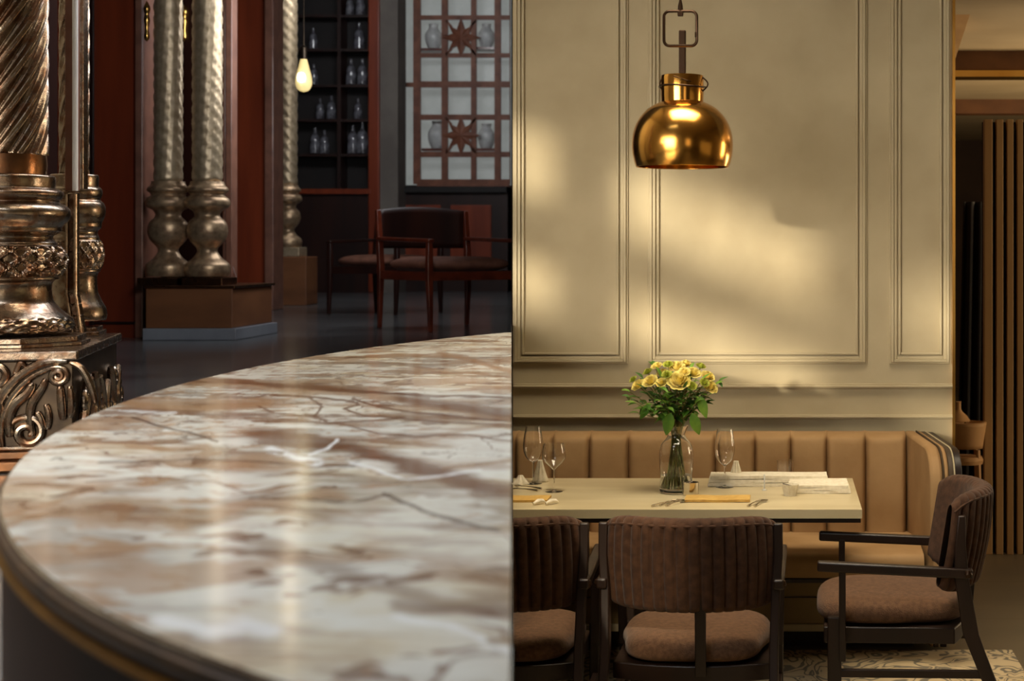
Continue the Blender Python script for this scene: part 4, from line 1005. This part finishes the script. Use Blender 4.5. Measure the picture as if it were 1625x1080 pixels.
# back wall: glazed cabinet with bottles
D = 23.5
cb = thing('glazed_cabinet', (XW(530, D), D, SF), 'tall dark glazed cabinet of bottles at the back of the salon', 'cabinet')
o0 = cb.location.x
def CX(p): return XW(p, D)-o0
def CZ(p): return ZW(p, D)-SF
MB().b2((CX(440), .35, 0), (CX(592), .4, 5)).build('back_panel', 'shelf_back', cb, smooth=False)
MB().b2((CX(440), -.1, 0), (CX(592), .35, CZ(308))).build('lower_cupboard', 'mahogany_dark', cb, smooth=False)
MB().b2((CX(440), -.16, CZ(308)), (CX(592), .35, CZ(300))).build('counter', 'mahogany', cb, smooth=False)
for yy in (245, 190, 135, 78, 24): MB().b2((CX(440), .02, CZ(yy+3)), (CX(590), .35, CZ(yy-1))).build('shelf', 'mahogany_dark', cb, smooth=False)
for xx in (538,): MB().b2((CX(xx-3), .0, CZ(300)), (CX(xx+3), .35, 5)).build('upright', 'mahogany_dark', cb, smooth=False)
MB().b2((CX(588), -.15, 0), (CX(606), .4, 5)).build('post', 'mahogany', cb, smooth=False, bevel=.02)
struct(MB().b2((XW(606, D), D-.1, SF), (XW(634, D), D+.4, 6)).build('trim_14', 'salon_ceiling', smooth=False))
bot = MB().lathe(dens([(.001, 0), (.07, .0), (.075, .05), (.07, .22), (.025, .30), (.022, .38)], 3), (0, 0, 0), 18)
b0 = bot.build('bottle', 'bottle'); b0['category'] = 'bottle'; b0['group'] = 'bottles in the salon cabinet'
names = {245: 'lowest', 190: 'second', 135: 'third', 78: 'fourth', 24: 'top'}
spots = [(500, 245, 1), (515, 245, .9), (560, 245, 1.1), (575, 245, 1.2), (508, 190, .8), (526, 190, .9), (568, 190, .8), (498, 135, .8), (557, 135, 1.0), (575, 135, 1.0), (570, 78, 1.0), (497, 78, .8), (555, 24, .8), (572, 24, .9)]
cnt = {}
for i, (px_, yy, s_) in enumerate(spots):
    c = b0 if i == 0 else b0.copy()
    if i: COL.objects.link(c)
    c.location = (XW(px_, D+.15), D+.15, ZW(yy-1, D)+.012); c.scale = (s_, s_, s_)
    side = 'left bay' if px_ < 538 else 'right bay'; kk = (yy, side); cnt[kk] = cnt.get(kk, 0)+1
    c['label'] = '%s grey bottle on the %s shelf, %s of the dark cabinet' % (['first', 'second', 'third'][cnt[kk]-1], names[yy], side)
# lattice window
D = 24.3
struct(MB().b2((XW(632, D), D+.4, ZW(292, D)), (XD(D+.4)-.01, D+.44, 5.9)).build('window_4', 'pane', smooth=False))
lt = thing('lattice_screen', (XW(720, D), D, SF), 'fretwork wooden lattice screen with star rosettes before the bright panes', 'screen')
o0 = lt.location.x
vx_ = [635, 661, 668, 706, 752, 791]
for xx, ww in ((634, 5), (662, 8), (706, 7), (752, 6), (790, 7), (811, 3)): 
    MB().b2((CX(xx-ww*.7), -.03, CZ(292)), (min(CX(xx+ww*.7), XD(D)-o0-.02), .03, 5)).build('upright', 'lattice', lt, smooth=False)
for yy, hh in ((290, 8), (245, 6), (186, 6), (134, 7), (88, 5), (28, 5), (-30, 6)):
    MB().b2((CX(662), -.025, CZ(yy+hh*.7)), (CX(811)-.02, .025, CZ(yy-hh*.7))).build('crossbar', 'lattice', lt, smooth=False)
MB().b2((CX(634), -.02, CZ(138)), (CX(662), .02, CZ(131))).build('crossbar', 'lattice', lt, smooth=False)
for cx_, cy_ in ((732, 60), (732, 215)):
    g = MB(); c = Vector((CX(cx_), -.04, CZ(cy_))); 
    for a in range(8):
        an = a*PI/4; R = (.30 if a % 2 == 0 else .26)
        tip = c+Vector((math.cos(an)*R, 0, math.sin(an)*R)); l = c+Vector((math.cos(an+.42)*R*.48, 0, math.sin(an+.42)*R*.48)); r = c+Vector((math.cos(an-.42)*R*.48, 0, math.sin(an-.42)*R*.48))
        vs = [c+Vector((0, -.03, 0)), l, tip, r]; vs2 = [v+Vector((0, .06, 0)) for v in vs]
        g.add(vs+vs2, [(0, 1, 2, 3), (7, 6, 5, 4), (0, 4, 5, 1), (1, 5, 6, 2), (2, 6, 7, 3), (3, 7, 4, 0)])
    g.build('star_rosette', 'lattice', lt, smooth=False)
    for dx, dy in ((-26, -30), (26, -30), (-26, 30), (26, 30)):
        MB().box((CX(cx_+dx*.75), -.01, CZ(cy_+dy*.75)), (.14, .04, .03), m=Matrix.Rotation(math.atan2(dy, dx), 3, 'Y')).build('fret', 'lattice', lt, smooth=False)
j0 = MB().lathe(dens([(.001, 0), (.07, 0), (.12, .1), (.13, .22), (.07, .32), (.08, .38)], 3), (0, 0, 0), 20).build('porcelain_jar', 'porcelain'); j0['group'] = 'white jars at the lattice window'; j0['category'] = 'jar'
for i, (px_, py_, s_, lab) in enumerate(((688, 78, 1.0, 'upper left'), (772, 76, .95, 'upper right'), (694, 236, 1.1, 'lower left'), (772, 236, 1.0, 'lower right'))):
    c = j0 if i == 0 else j0.copy()
    if i: COL.objects.link(c)
    dd = D+.2; c.location = (XW(px_, dd), dd, ZW(py_, dd)); c.scale = (s_,)*3
    c['label'] = 'white porcelain jar behind the lattice screen, %s one' % lab
    s = MB().b2((XW(px_-22, dd), dd-.14, ZW(py_+4, dd)), (XW(px_+18, dd), dd+.16, ZW(py_, dd)-.0)).build('glass_shelf', 'chair_red', smooth=False); tag(s, 'narrow shelf under the %s white jar at the lattice' % lab, 'shelf')
# counter below the lattice window
ct = thing('long_counter', (XW(720, 24), 23.9, SF), 'dark panelled counter below the lattice window', 'counter')
o0 = ct.location.x; D = 23.9
MB().b2((CX(636), 0, 0), (CX(811)-.05, .35, CZ(306))).build('body', 'mahogany_dark', ct, smooth=False)
MB().b2((CX(636), -.08, CZ(306)), (CX(811)-.05, .35, CZ(296))).build('worktop', 'shelf_back', ct, smooth=False, bevel=.01)
for a, b_ in ((640, 700), (715, 780)): MB().b2((CX(a), -.02, CZ(425)), (CX(b_), 0, CZ(325))).build('door', 'mahogany', ct, smooth=False, bevel=.01)

# wooden armchairs in the salon
def salon_chair(label, loc, rz, wood, s_=1.0, high=0):
    t = thing('wooden_armchair', loc, label, 'chair', rz=rz)
    W, Dp, zs_, za = .31*s_, .31*s_, .52, .72
    for a, b_, h in ((-1, -1, za), (1, -1, za), (-1, 1, .98+high), (1, 1, .98+high)):
        g = MB(); vs = []
        for z, w_, oy in ((0, .016, .02*b_), (zs_-.1, .024, 0), (zs_, .026, 0), (h, .02, .05*(b_ > 0))):
            for p, q_ in ((-1, -1), (1, -1), (1, 1), (-1, 1)): vs.append((a*W+p*w_, b_*Dp+q_*w_+oy, z))
        g.add(vs, [(0, 3, 2, 1), (12, 13, 14, 15)]+[(i*4+k, i*4+(k+1) % 4, (i+1)*4+(k+1) % 4, (i+1)*4+k) for i in range(3) for k in range(4)])
        g.build('leg', wood, t, bevel=.006)
    for q_ in (-1, 1): MB().box((0, q_*Dp, zs_-.08), (2*W, .03, .07)).build('seat_rail', wood, t, smooth=False); MB().box((q_*W, 0, zs_-.08), (.03, 2*Dp, .07)).build('seat_rail', wood, t, smooth=False)
    def cu(u, v):
        a = 2*PI*u; c, s2 = math.cos(a), math.sin(a); w_ = v*PI; r = math.sin(w_)**.5 if 0 < w_ < PI else 0
        return (W*1.0*r*math.copysign(abs(c)**.45, c), Dp*1.0*r*math.copysign(abs(s2)**.45, s2), zs_+.01-.065*math.cos(w_))
    MB().grid(cu, 40, 14, True).build('seat', 'seat_brown', t, angle=180)
    for a in (-1, 1): MB().bar((a*W, -Dp-.03, za), (a*W, Dp+.04, za+.02), .055, .032).build('armrest', wood, t, bevel=.008)
    MB().grid(lambda u, v: ((2*u-1)*W*.98, Dp+.05+.05*(1-(2*u-1)**2), .66+(.32+high)*v+.03*(1-(2*u-1)**2)*v), 16, 8).build('backrest', 'mahogany_dark', t, solid=.03)
    MB().box((0, -Dp, zs_+.16), (.0001+2*W, .018, .022)).build('front_bar', wood, t, smooth=False) if False else None
    return t
D = 12.85
salon_chair('red-brown wooden armchair with brown seat turned cornerwise on the salon floor', (XW(690, 12.7), 12.7+.56, SF), math.radians(41), 'chair_red', 1.32)
salon_chair('shadowed wooden armchair behind the red-brown one, before the cabinet', (XW(612, 16.2), 16.2, SF), math.radians(-20), 'mahogany_dark', 1.25, .0)
